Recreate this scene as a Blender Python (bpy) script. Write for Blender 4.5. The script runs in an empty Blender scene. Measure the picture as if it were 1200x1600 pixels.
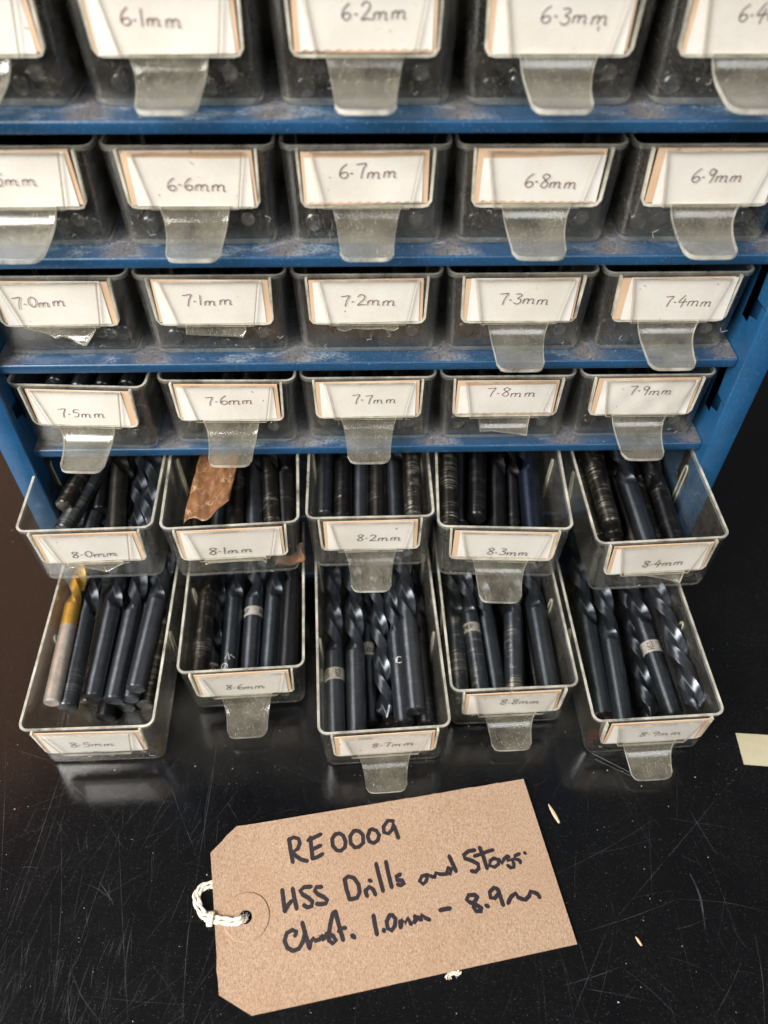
import bpy, math, random
from mathutils import Vector, Matrix
random.seed(7)
S = 0.00093                      # one drawing unit (roughly a millimetre) in metres
scene = bpy.context.scene
COL = scene.collection

# ---------------------------------------------------------------- camera
cam_d = bpy.data.cameras.new('camera'); cam = bpy.data.objects.new('camera', cam_d); COL.objects.link(cam)
RX = [[0.9996642, -0.0248230, 0.0074364], [0.0135742, 0.7460872, 0.6657099], [-0.0220731, -0.6653854, 0.7461736]]
m = Matrix([[RX[j][i] for j in range(3)] for i in range(3)]).to_4x4()
m.translation = Vector((-2.044, -250.644, 237.164)) * S
cam.matrix_world = m
cam_d.sensor_fit = 'VERTICAL'; cam_d.sensor_height = 36.0; cam_d.lens = 27.0
cam_d.clip_start = 0.01; cam_d.clip_end = 20
cam_d.dof.use_dof = True; cam_d.dof.focus_distance = 318 * S; cam_d.dof.aperture_fstop = 7.5
scene.camera = cam

# ---------------------------------------------------------------- world and lamps (a window on the left, plus added fill and reflection lamps)
w = bpy.data.worlds.new('World'); scene.world = w; w.use_nodes = True
w.node_tree.nodes['Background'].inputs[0].default_value = (0.92, 0.94, 1.0, 1)
w.node_tree.nodes['Background'].inputs[1].default_value = 0.09
def lamp(name, loc, target, sx, sy, power, color):
    d = bpy.data.lights.new(name, 'AREA'); d.shape = 'RECTANGLE'; d.size = sx; d.size_y = sy
    d.energy = power; d.color = color
    o = bpy.data.objects.new(name, d); COL.objects.link(o); o.location = loc
    o.rotation_euler = (Vector(target) - Vector(loc)).to_track_quat('-Z', 'Y').to_euler()
    return o
lamp('window_light', (-0.75, -0.62, 0.80), (0, 0, -0.03), 0.60, 0.70, 37.0, (1.0, 0.97, 0.925))
lamp('front_fill_light', (0.55, -1.5, 1.1), (0, 0, 0), 0.9, 0.9, 14.0, (0.95, 0.97, 1.0))  # added fill lamp, brightens the drawer fronts and labels
lamp('warm_reflection_panel', (-0.95, 0.80, 1.10), (-0.35, 0.0, 1.10), 1.15, 1.55, 4.6, (1.0, 0.50, 0.24))  # added unseen lamp panel, gives the brown reflection on the table's left
vs = scene.view_settings
vs.view_transform = 'Standard'; vs.look = 'None'; vs.exposure = 0.0; vs.gamma = 1.0
scene.cycles.use_denoising = True
scene.cycles.max_bounces = 12; scene.cycles.transparent_max_bounces = 48
scene.cycles.diffuse_bounces = 3; scene.cycles.glossy_bounces = 4
scene.cycles.caustics_reflective = False; scene.cycles.caustics_refractive = False
scene.cycles.sample_clamp_indirect = 4.0

# ---------------------------------------------------------------- measured data
TAG_WRITING = [(0.84,[(-36.73,-137.4),(-35.85,-141.67),(-34.67,-146.58)]),(0.84,[(-36.88,-137.6),(-34.78,-136.71),(-32.76,-137.33),(-32.08,-139.17),(-32.93,-141.48),(-34.73,-142.62),(-33.31,-144.38),(-31.13,-145.75),(-28.83,-146.31)]),(0.84,[(-27.77,-136.92),(-27.37,-140.31),(-26.84,-143.15),(-26.65,-145.34)]),(0.84,[(-28.64,-138.1),(-26.68,-137.2),(-23.5,-135.7)]),(0.84,[(-26.52,-141.62),(-24.94,-140.99),(-23.47,-140.3)]),(0.84,[(-26.65,-145.34),(-25.07,-145.08),(-23.61,-144.4),(-22.57,-143.71)]),(0.84,[(-17.28,-135.73),(-18.6,-137.64),(-18.27,-140.51),(-16.63,-142.36),(-14.77,-142.55),(-13.18,-141.15),(-12.93,-138.82),(-14.03,-136.43),(-15.66,-135.45),(-17.55,-135.93)]),(0.84,[(-9.44,-134.53),(-11.06,-136.76),(-10.78,-139.65),(-9.17,-141.34),(-7.29,-141.17),(-5.51,-139.5),(-5.66,-136.36),(-7.27,-134.73),(-9.17,-134.43)]),(0.84,[(-2.65,-134.31),(-3.66,-136.93),(-2.98,-139.04),(-1.11,-139.76),(0.63,-138.6),(1.21,-136.51),(0.06,-134.63),(-1.83,-133.95),(-2.93,-134.67)]),(0.84,[(7.24,-130.77),(5.06,-130.56),(3.08,-133.1),(3.29,-135.5),(5.18,-135.91),(6.86,-134.25),(7.51,-131.05),(7.97,-133.74),(9.29,-137.74)]),(0.84,[(-38.32,-157.27),(-37.57,-161.11),(-36.82,-165.02)]),(0.84,[(-36.82,-165.02),(-35.44,-162.57),(-34.33,-161.42)]),(0.84,[(-34.17,-156.89),(-33.26,-160.5),(-32.15,-164.19)]),(0.84,[(-26.86,-156.23),(-29.6,-156.36),(-31.09,-157.68),(-29.99,-159.14),(-27.63,-160.39),(-26.03,-161.84),(-26.23,-163.49),(-27.99,-163.91),(-29.3,-163.04)]),(0.84,[(-22.62,-156.43),(-24.68,-156.48),(-25.26,-157.81),(-23.82,-159.19),(-21.48,-160.29),(-20.01,-161.51),(-20.65,-162.58),(-22.43,-162.87),(-24.22,-162.69)]),(0.84,[(-13.22,-153.72),(-12.52,-157.14),(-11.1,-161.38)]),(0.84,[(-13.32,-153.96),(-11.77,-152.67),(-9.42,-153.31),(-7.6,-155.8),(-7.09,-158.71),(-8.13,-160.83),(-10.18,-161.26),(-11.1,-161.1)]),(0.84,[(-4.76,-158.04),(-4.52,-159.24),(-4.11,-160.21)]),(0.84,[(-4.77,-158.28),(-3.2,-156.87),(-1.66,-157.87),(-0.81,-159.71)]),(0.76,[(-3.17,-154.34),(-2.55,-154.6)]),(0.84,[(-0.29,-148.06),(0.78,-152.56),(2.31,-158.44)]),(0.84,[(3.79,-147.39),(4.71,-152.16),(5.87,-157.17)]),(0.84,[(9.42,-152.36),(7.82,-153.21),(8.04,-154.45),(10.37,-154.74),(11.01,-155.73),(9.52,-156.57),(8.39,-156.16)]),(0.76,[(20.68,-152.76),(18.29,-153.2),(17.29,-155.14),(18.63,-156.3),(20.0,-155.21),(20.66,-153.01),(21.95,-153.29),(22.98,-153.65)]),(0.76,[(22.98,-153.65),(23.48,-153.96),(24.13,-152.1),(25.67,-152.63),(27.77,-152.68),(29.1,-152.46)]),(0.76,[(30.55,-150.76),(29.28,-150.13),(28.74,-151.71),(30.01,-152.83),(30.35,-151.25)]),(0.84,[(30.17,-145.71),(31.27,-148.52),(32.43,-151.54)]),(0.84,[(40.96,-143.49),(38.35,-143.85),(36.18,-145.33),(36.49,-146.61),(39.57,-147.7),(41.82,-149.01),(41.9,-150.76),(40.44,-152.07),(38.9,-151.69)]),(0.84,[(43.21,-142.51),(44.28,-146.02),(45.34,-150.69)]),(0.76,[(40.72,-145.84),(43.58,-145.09),(45.81,-144.27),(48.57,-143.56)]),(0.76,[(48.71,-146.89),(47.0,-147.86),(46.51,-149.72),(48.55,-150.41),(50.29,-149.2),(50.24,-147.43),(48.44,-146.88)]),(0.76,[(50.77,-147.44),(51.75,-148.98),(52.63,-147.48),(54.41,-146.15)]),(0.76,[(54.89,-146.52),(54.16,-148.02),(56.08,-147.56),(56.64,-149.34),(56.47,-150.59),(55.11,-150.81),(54.07,-149.89)]),(0.76,[(59.32,-145.44),(57.62,-146.07),(57.18,-147.33),(58.72,-147.77),(59.31,-148.14),(59.36,-148.9)]),(0.67,[(61.63,-145.03),(61.91,-145.3)]),(0.84,[(-32.31,-173.8),(-31.87,-172.55),(-33.41,-171.84),(-35.59,-172.91),(-36.32,-175.58),(-35.04,-178.03),(-32.77,-179.1),(-30.59,-178.36),(-29.21,-176.18),(-28.38,-172.63)]),(0.84,[(-29.67,-169.42),(-28.63,-172.62),(-27.5,-175.78),(-26.51,-178.23)]),(0.84,[(-26.51,-178.23),(-26.24,-176.25),(-25.05,-174.95),(-24.52,-175.85),(-22.8,-175.44),(-21.11,-173.7),(-22.34,-174.12),(-21.56,-175.47),(-19.61,-174.18)]),(0.84,[(-16.76,-165.67),(-17.77,-166.25),(-18.7,-170.13),(-19.12,-173.74),(-19.07,-175.98),(-17.56,-176.9),(-16.34,-176.04),(-17.61,-174.22),(-20.12,-173.49)]),(0.84,[(-16.76,-165.67),(-15.43,-170.21),(-13.61,-175.75)]),(0.76,[(-15.39,-172.7),(-13.91,-171.7),(-12.75,-171.63)]),(0.92,[(-10.04,-174.4),(-9.24,-174.96)]),(0.84,[(-1.66,-167.54),(-1.11,-170.99),(-0.41,-174.17)]),(0.84,[(2.22,-172.66),(2.36,-173.11)]),(0.84,[(4.78,-167.46),(3.45,-169.73),(3.89,-172.24),(5.37,-172.96),(6.67,-171.4),(7.01,-168.89),(5.79,-167.48),(4.52,-167.82)]),(0.84,[(8.75,-169.85),(8.92,-171.91)]),(0.84,[(8.92,-171.91),(9.78,-169.19),(10.73,-170.58),(11.82,-168.77),(12.99,-170.86)]),(0.84,[(14.64,-168.15),(14.67,-170.45),(16.15,-168.41),(17.11,-169.36)]),(0.76,[(14.28,-170.21),(15.4,-168.16),(16.34,-169.57),(17.45,-167.75),(18.66,-168.79),(20.38,-169.57)]),(0.84,[(24.93,-166.16),(27.0,-165.78),(28.81,-165.59)]),(0.84,[(40.11,-161.69),(39.27,-160.82),(36.68,-160.9),(35.74,-162.55),(36.94,-163.52),(39.4,-164.52),(41.55,-165.98),(41.19,-166.9),(39.15,-166.85),(38.28,-165.43),(38.73,-163.56),(40.11,-161.69)]),(0.84,[(43.36,-164.85),(44.04,-165.19)]),(0.84,[(48.81,-159.02),(47.34,-158.26),(45.33,-159.9),(45.44,-162.05),(47.1,-162.33),(48.89,-160.46),(48.81,-159.02),(49.48,-161.91),(50.15,-164.77)]),(0.84,[(52.29,-164.11),(53.28,-162.47),(54.18,-161.54),(55.86,-160.62),(56.43,-162.07),(58.13,-162.82)]),(0.84,[(58.13,-162.82),(59.38,-163.09),(61.14,-161.7),(61.91,-160.04),(63.39,-160.55),(64.61,-161.06),(65.19,-162.27)])]
TAG_OUTLINE = [(-68.66, -142.72), (-59.2, -131.72), (65.86, -113.56), (77.17, -179.32), (-46.86, -199.88), (-59.55, -193.14)]
TAG_HOLE = (-52.1, -166.8); TAG_RING = (-51.8, -166.8)
STRING_PTS = [(-66.2, -154.0), (-70.5, -155.3), (-72.5, -158.5), (-71.3, -162.3), (-68.4, -166.1), (-65.6, -167.4), (-61.5, -168.1), (-56.7, -168.8), (-53.5, -168.0), (-52.6, -166.8)]
MAIN_SCRATCHES = [((-139.6, -97.4), (-144.5, -168.2), 1), ((-136.7, -97.5), (-142.7, -166.0), 0.7), ((-171.4, -92.2), (-146.1, -100.3), 0.8), ((-146.1, -100.3), (-114.7, -126.7), 0.9), ((-72.6, -89.6), (-73.8, -145.9), 1), ((-73.8, -145.9), (-72.1, -201.6), 1), ((-95.6, -101.4), (-72.3, -147.2), 0.8), ((-169.9, -87.5), (-151.8, -156.4), 0.7), ((-135.2, -126.2), (-120.4, -198.5), 0.7), ((-86.4, -95.5), (-108.4, -130.9), 0.8), ((-108.4, -130.9), (-116.9, -184.2), 0.7), ((-110.0, -129.5), (-91.9, -201.1), 0.7), ((-96.5, -164.7), (-95.3, -190.0), 1.2), ((-116.5, -184.2), (-101.3, -200.9), 0.9), ((-119.6, -152.3), (-105.1, -159.8), 0.6), ((-113.2, -152.0), (-105.4, -161.0), 1), ((-147.3, -145.8), (-139.3, -146.2), 0.8), ((136.6, -128.4), (142.6, -147.0), 1.3), ((129.1, -154.2), (129.1, -175.0), 3), ((165.9, -110.0), (90.8, -173.6), 0.6), ((90.8, -173.6), (69.7, -205.0), 0.7), ((71.2, -154.2), (122.5, -130.8), 0.6), ((122.5, -130.8), (154.1, -136.7), 0.5), ((77.7, -175.6), (121.6, -163.8), 0.7), ((121.6, -163.8), (156.2, -169.4), 0.5), ((117.2, -174.7), (131.9, -170.9), 0.8), ((69.5, -192.8), (92.8, -187.0), 0.8), ((92.8, -187.0), (110.2, -204.0), 0.6), ((77.8, -194.0), (99.8, -198.3), 0.8), ((148.2, -177.2), (141.5, -206.7), 1), ((140.4, -170.2), (143.8, -182.7), 0.7), ((140.2, -185.9), (121.5, -206.2), 0.6), ((-73.3, -107.8), (-71.8, -140.9), 0.6), ((-7.5, -117.9), (-39.3, -102.6), 0.6), ((-54.0, -99.3), (-18.8, -114.8), 0.5)]
PAPER_SCRAP=[(168.3, -93.4), (191.7, -95.5), (189.4, -110.8), (167.1, -108.5)]; SPLINTER=[(75.3, -124.5), (78.6, -132.8)]; CHIP=[(100.8, -177.0), (102.4, -180.3)]; LINT=[(26.3, -187.7), (29.8, -187.1)]
DRAWERS = [(0.0, 0.0, -119.6, 10.0, 139.8, 0.0, 0.0, 0.0, 1.0), (0.0, 1.0, -60.1, 10.0, 139.8, 0.0, 0.0, 0.0, 1.0), (0.0, 2.0, -0.8, 10.0, 139.8, 0.0, 0.0, 0.0, 1.0), (0.0, 3.0, 58.4, 10.0, 139.8, 0.0, 0.0, 0.0, 1.0), (0.0, 4.0, 117.8, 10.0, 139.8, 0.0, 0.0, 0.0, 1.0), (1.0, 0.0, -119.6, 7.8, 93.2, 0.0, 0.0, 0.0, 1.0), (1.0, 1.0, -60.1, 7.8, 93.2, 0.0, 0.0, 0.0, 1.0), (1.0, 2.0, -0.8, 7.8, 93.2, 0.0, 0.0, 0.0, 1.0), (1.0, 3.0, 58.4, 7.8, 93.2, 0.0, 0.0, 0.0, 1.0), (1.0, 4.0, 117.8, 7.8, 93.2, 0.0, 0.0, 0.0, 1.0), (2.0, 0.0, -119.6, 6.3, 46.6, 0.0, 0.0, 0.0, 1.0), (2.0, 1.0, -60.1, 6.3, 46.6, 0.0, 0.0, 0.0, 1.0), (2.0, 2.0, -0.8, 6.3, 46.6, 0.0, 0.0, 0.0, 1.0), (2.0, 3.0, 58.4, 6.3, 46.6, 0.0, 0.0, 0.0, 1.0), (2.0, 4.0, 117.8, 6.3, 46.6, 0.0, 0.0, 0.0, 1.0), (3.0, 0.0, -121.5, 0.5, 0.0, -3.0, 0.0, 0.0, 1.0), (3.0, 1.0, -60.0, 3.0, 0.0, -0.8, 0.0, 0.0, 1.0), (3.0, 2.0, -0.8, 4.0, 0.0, 0.0, 0.0, 0.0, 1.0), (3.0, 3.0, 58.4, 4.0, 0.0, 0.0, 0.0, 0.0, 1.0), (3.0, 4.0, 117.8, 4.0, 0.0, 0.0, 0.0, 0.0, 1.0), (4.0, 0.0, -122.2, -36.5, -46.6, 1.5, 0.0, 1.0, 1.0), (4.0, 1.0, -60.8, -35.4, -46.6, 3.0, 0.0, 1.0, 1.03), (4.0, 2.0, -0.7, -31.8, -46.6, 0.5, 0.0, 1.0, 0.97), (4.0, 3.0, 57.0, -38.8, -46.6, -2.6, 0.0, 1.0, 1.01), (4.0, 4.0, 124.3, -47.0, -46.6, 0.8, 2.5, 1.0, 0.98), (5.0, 0.0, -120.3, -101.3, -97.09, 1.0, 0.0, 2.2, 0.97), (5.0, 1.0, -58.4, -76.0, -95.59, 2.5, 0.0, 1.8, 0.97), (5.0, 2.0, 4.3, -104.6, -97.22, 2.6, 0.3, 2.2, 0.97), (5.0, 3.0, 61.5, -87.2, -96.25, 1.2, 0.8, 2.0, 0.97), (5.0, 4.0, 121.9, -101.6, -97.1, 1.2, 2.6, 2.2, 0.97)]
TEXT_AT = {(0, 1): (-12.1, 6.3, 24.1), (0, 2): (-6.9, 13.3, 25.4), (0, 3): (-7.3, 13.7, 24.8), (0, 4): (-7.5, 11.2, 25.5), (1, 0): (-11.4, 9.1, 24.2), (1, 1): (-8.4, 12.1, 22.2), (1, 2): (-9.1, 11.4, 26.1), (1, 3): (-5.6, 13.3, 22.6), (1, 4): (-7.6, 11.0, 24.1), (2, 0): (-14.9, 5.3, 24.2), (2, 1): (-10.8, 8.8, 24.8), (2, 2): (-10.1, 11.7, 24.0), (2, 3): (-9.3, 11.2, 24.3), (2, 4): (-4.1, 15.7, 22.9), (3, 0): (-9.9, 10.2, 20.8), (3, 1): (-9.4, 11.8, 24.9), (3, 2): (-7.0, 12.9, 23.9), (3, 3): (-9.1, 13.1, 27.0), (3, 4): (-8.1, 11.5, 27.6), (4, 0): (-8.9, 11.8, 19.2), (4, 1): (-10.9, 8.7, 19.2), (4, 2): (-6.5, 14.5, 22.2), (4, 3): (-6.8, 12.2, 19.7), (4, 4): (-6.5, 12.4, 20.3), (5, 0): (-9.8, 10.3, 22.0), (5, 1): (-8.5, 9.5, 21.6), (5, 2): (-5.9, 13.3, 23.3), (5, 3): (-6.4, 12.8, 24.8), (5, 4): (-6.8, 13.1, 22.1)}
DRILLS = [
(5, 0, -140.7, -86.4, -69.5, 2.9, 'gold', 3.7, 0, 0, 'gold coated drill with silver shank'),
(5, 0, -135.6, -86.0, -74.5, 2.7, 's', 4.6, 1, 0.35, 'blue-black drill touching the gold one'),
(5, 0, -127.0, -79.1, -78.5, 0.9, 's', 4.5, 0, 0.1, 'matt charcoal drill third from the left'),
(5, 0, -118.2, -79.8, -80.5, -0.1, 's', 4.5, 0, 0.1, 'matt charcoal drill right under the top one'),
(5, 0, -106.8, -78.1, -73.5, -2.2, 's', 4.5, 0, 0, 'charcoal drill lying on top'),
(5, 0, -123.9, -82.6, -91.5, 1.6, 's', 4.5, 2, 0.1, 'bottom layer drill jutting furthest forward'),
(5, 0, -133.2, -75.3, -91.5, 1.7, 's', 4.5, 3, 0.6, 'worn drill underneath'),
(5, 0, -115.4, -77.9, -91.5, -0.4, 's', 4.5, 0, 0.1, 'copper stained drill end beneath the middle'),
(5, 0, -107.1, -76.8, -91.5, -1.9, 's', 4.5, 3, 0.6, 'brown stained drill at the right wall'),
(5, 0, -111.8, -77.7, -83.5, -1.5, 's', 4.4, 0, 0.0, 'drill between layers'),
(5, 1, -76.0, -73.0, -81.5, 2.5, 'f', 4.6, 0, 0.1, 'fluted drill with a bare stamped ring'),
(5, 1, -67.5, -73.0, -81.5, 1.6, 's', 4.6, 1, 0.1, 'blue-black drill with white stamped marks'),
(5, 1, -57.6, -73.0, -81.5, 1.6, 'r', 4.6, 0, 0.1, 'drill with a wide bare metal ring'),
(5, 1, -48.8, -73.0, -81.5, 0.3, 's', 4.6, 1, 0, 'plain blue-black drill'),
(5, 1, -42.1, -73.0, -87.5, 0.2, 's', 4.6, 2, 0, 'dark drill lying lower'),
(5, 1, -39.0, -73.0, -68.3, 0.3, 's', 4.5, 2, 0, 'dark drill against the right wall'),
(5, 1, -79.6, -73.0, -74.5, 2.1, 's', 4.5, 3, 0.6, 'brown worn drill against the left wall'),
(5, 2, -16.7, -101.6, -85.5, 2.5, 'b', 4.6, 0, 0, 'drill with engraved silver ring'),
(5, 2, -7.6, -101.6, -85.5, 1.4, 's', 4.7, 0, 0.15, 'drill with chipped white edge'),
(5, 2, -1.4, -87.2, -92.5, 1.7, 'r', 3.4, 0, 0, 'thin drill lying low with a small bare ring'),
(5, 2, 5.6, -86.8, -88.5, 2.9, 't', 4.5, 0, 0, 'drill turned round, fluted tip to the front'),
(5, 2, 13.6, -91.3, -85.5, 2.6, 's', 4.6, 0, 0.1, 'drill with round stamped mark'),
(5, 2, 18.6, -89.3, -77.5, 2.0, 's', 4.6, 0, 0.1, 'topmost drill with bright highlight'),
(5, 2, 24.2, -90.6, -88.7, 2.2, 's', 4.6, 2, 0.2, 'dull drill at the right wall'),
(5, 3, 40.3, -84.2, -84.5, -1.2, 's', 4.6, 1, 0.5, 'drill with two bright scuffed rings'),
(5, 3, 49.5, -84.2, -81.5, 1.8, 'r', 4.1, 0, 0.6, 'slimmer drill with bare metal ring'),
(5, 3, 57.8, -84.2, -84.5, 1.7, 's', 4.6, 1, 0.2, 'blue-black drill left of the chewed one'),
(5, 3, 64.2, -84.2, -81.5, -6.5, 's', 4.7, 0, 1.0, 'drill with its shank end chewed bright'),
(5, 3, 77.8, -84.2, -91.5, 0.1, 's', 3.4, 3, 0.1, 'thin brown drill lying low'),
(5, 3, 80.2, -84.2, -78.1, -0.3, 's', 4.9, 1, 0.1, 'thick blue-grey drill'),
(5, 4, 105.8, -88.2, -87.5, -2.0, 's', 4.6, 1, 0, 'plain grey drill at the left wall'),
(5, 4, 112.4, -98.6, -84.5, -3.7, 's', 4.7, 1, 0, 'plain drill with long pale highlight'),
(5, 4, 127.1, -89.5, -89.5, -4.0, 't', 4.6, 1, 0, 'drill with fluted tip to the front, lying low'),
(5, 4, 134.3, -93.5, -79.5, 2.9, 'b', 4.7, 0, 0.1, 'drill with a bare engraved ring, lying on top'),
(5, 4, 142.4, -94.0, -72.7, 1.8, 't', 4.7, 0, 0.1, 'large fluted drill at the right wall'),
(4, 0, -142.4, -8.3, -28.0, -9.0, 's', 4.3, 3, 1.0, 'short worn drill leaning with its end up'),
(4, 0, -141.7, -18.5, -33.0, -11.8, 's', 4.3, 0, 0.8, 'scuffed drill lying across the corner'),
(4, 0, -129.8, -2.8, -38.0, 7.6, 's', 4.2, 2, 0.3, 'drill end peeping from beneath'),
(4, 0, -114.5, -33.5, -31.0, 8.7, 's', 4.3, 3, 0.1, 'brown toned drill'),
(4, 0, -107.6, -33.5, -34.0, 5.9, 't', 4.2, 1, 0, 'fluted drill second from the right wall'),
(4, 0, -102.6, -20.6, -30.0, 4.8, 't', 4.3, 1, 0, 'fluted drill at the right wall'),
(4, 1, -61.8, -32.4, -32.0, 3.6, 's', 4.3, 3, 0.5, 'brown worn drill beside the paper'),
(4, 1, -52.2, -32.4, -32.0, 6.1, 's', 4.3, 0, 0.05, 'plain drill in the middle'),
(4, 1, -43.8, -32.4, -31.0, 6.7, 's', 4.3, 3, 0.9, 'drill with pale worn rings'),
(4, 1, -38.0, -32.4, -33.0, 5.3, 's', 4.2, 2, 0.3, 'dark scuffed drill at the right wall'),
(4, 2, -21.9, -12.9, -32.0, 0.6, 's', 4.3, 0, 0.25, 'drill at the left wall with its end showing'),
(4, 2, -13.1, -28.8, -30.0, 0.2, 's', 4.4, 2, 0.2, 'black drill with a speck of dirt'),
(4, 2, -5.1, -28.8, -32.0, -0.7, 's', 4.2, 0, 0, 'plain black drill'),
(4, 2, 2.9, -28.8, -31.0, -1.1, 's', 4.3, 3, 0.5, 'brown black drill with thin bright ring'),
(4, 2, 11.6, -28.8, -31.0, -0.3, 's', 4.4, 1, 0, 'smooth blue-black drill'),
(4, 2, 18.7, -28.8, -19.0, -1.1, 's', 4.3, 3, 1.0, 'rusty patched drill at the right wall'),
(4, 3, 34.1, -35.8, -19.4, -3.3, 's', 4.3, 3, 1.0, 'scuffed drill at the left wall'),
(4, 3, 40.9, -18.3, -34.0, -5.2, 's', 4.3, 0, 0, 'black drill with its round end showing'),
(4, 3, 48.2, -19.8, -27.0, -6.5, 's', 4.4, 2, 0.15, 'drill with a dimpled round end facing front'),
(4, 3, 56.5, -35.8, -33.0, -6.3, 's', 4.3, 2, 0.05, 'plain dark drill'),
(4, 3, 64.7, -35.8, -36.0, -6.3, 's', 3.7, 2, 0.4, 'thin drill lying deeper'),
(4, 3, 73.1, -35.8, -31.0, -4.6, 's', 4.9, 4, 0, 'navy blue drill'),
(4, 4, 108.2, -26.5, -25.0, 0.8, 's', 4.4, 3, 0.9, 'top drill with bright ring scratches'),
(4, 4, 112.3, -25.0, -35.0, -1.7, 's', 4.3, 3, 0.3, 'drill hidden below the top one'),
(4, 4, 107.4, -22.3, -40.0, 0.2, 's', 4.3, 3, 0.3, 'low drill against the left wall'),
(4, 4, 125.8, -44.0, -33.0, 0.7, 's', 4.7, 1, 0.1, 'thick blue-black drill'),
(4, 4, 139.1, -44.0, -36.0, -2.2, 's', 4.5, 2, 0.3, 'black drill with a thin ring')]
WAXED=[(-82.8, 15.1), (-66.4, 14.8), (-63.1, -16.2), (-68.4, -24.5), (-79.9, -29.2)]

# ---------------------------------------------------------------- material helpers
def new_mat(name):
    mt = bpy.data.materials.new(name); mt.use_nodes = True
    nt = mt.node_tree; nt.nodes.clear()
    return mt, nt
def N(nt, typ, **kw):
    n = nt.nodes.new(typ)
    for k, v in kw.items():
        if k.startswith('i_'):
            key = k[2:]
            key = int(key) if key.isdigit() else key.replace('_', ' ')
            n.inputs[key].default_value = v
        else: setattr(n, k, v)
    return n
def L(nt, a, b): nt.links.new(a, b)
def coords(nt, sc=(1, 1, 1), rot=(0, 0, 0), obj_rand=False):
    tc = N(nt, 'ShaderNodeTexCoord'); mp = N(nt, 'ShaderNodeMapping')
    mp.inputs['Scale'].default_value = sc; mp.inputs['Rotation'].default_value = rot
    L(nt, tc.outputs['Object'], mp.inputs['Vector'])
    if obj_rand:
        oi = N(nt, 'ShaderNodeObjectInfo'); ml = N(nt, 'ShaderNodeMath', operation='MULTIPLY', i_1=7.0)
        L(nt, oi.outputs['Random'], ml.inputs[0])
        cb = N(nt, 'ShaderNodeCombineXYZ')
        for i in range(3): L(nt, ml.outputs[0], cb.inputs[i])
        L(nt, cb.outputs[0], mp.inputs['Location'])
    return mp.outputs['Vector']
def noise(nt, vec, scale, detail=4, rough=0.6, lo=0.4, hi=0.6, to=(0, 1)):
    n = N(nt, 'ShaderNodeTexNoise', i_Scale=scale, i_Detail=detail, i_Roughness=rough)
    L(nt, vec, n.inputs['Vector'])
    r = N(nt, 'ShaderNodeMapRange'); r.inputs[1].default_value = lo; r.inputs[2].default_value = hi
    r.inputs[3].default_value = to[0]; r.inputs[4].default_value = to[1]
    L(nt, n.outputs['Fac'], r.inputs[0])
    return r.outputs[0]
def math_(nt, op, a, b=None, clamp=False):
    n = N(nt, 'ShaderNodeMath', operation=op, use_clamp=clamp)
    for i, v in enumerate((a, b)):
        if v is None: continue
        if isinstance(v, (int, float)): n.inputs[i].default_value = v
        else: L(nt, v, n.inputs[i])
    return n.outputs[0]
def mixc(nt, f, a, b):
    n = N(nt, 'ShaderNodeMix', data_type='RGBA')
    for k, v in ((0, f), (6, a), (7, b)):
        if isinstance(v, (int, float)): n.inputs[k].default_value = v
        elif isinstance(v, tuple): n.inputs[k].default_value = v if len(v) == 4 else v + (1,)
        else: L(nt, v, n.inputs[k])
    return n.outputs[2]
def out(nt, sh):
    o = N(nt, 'ShaderNodeOutputMaterial'); L(nt, sh, o.inputs['Surface'])
def bump(nt, h, strength, dist):
    b = N(nt, 'ShaderNodeBump', i_Strength=strength, i_Distance=dist); L(nt, h, b.inputs['Height']); return b.outputs[0]

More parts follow.
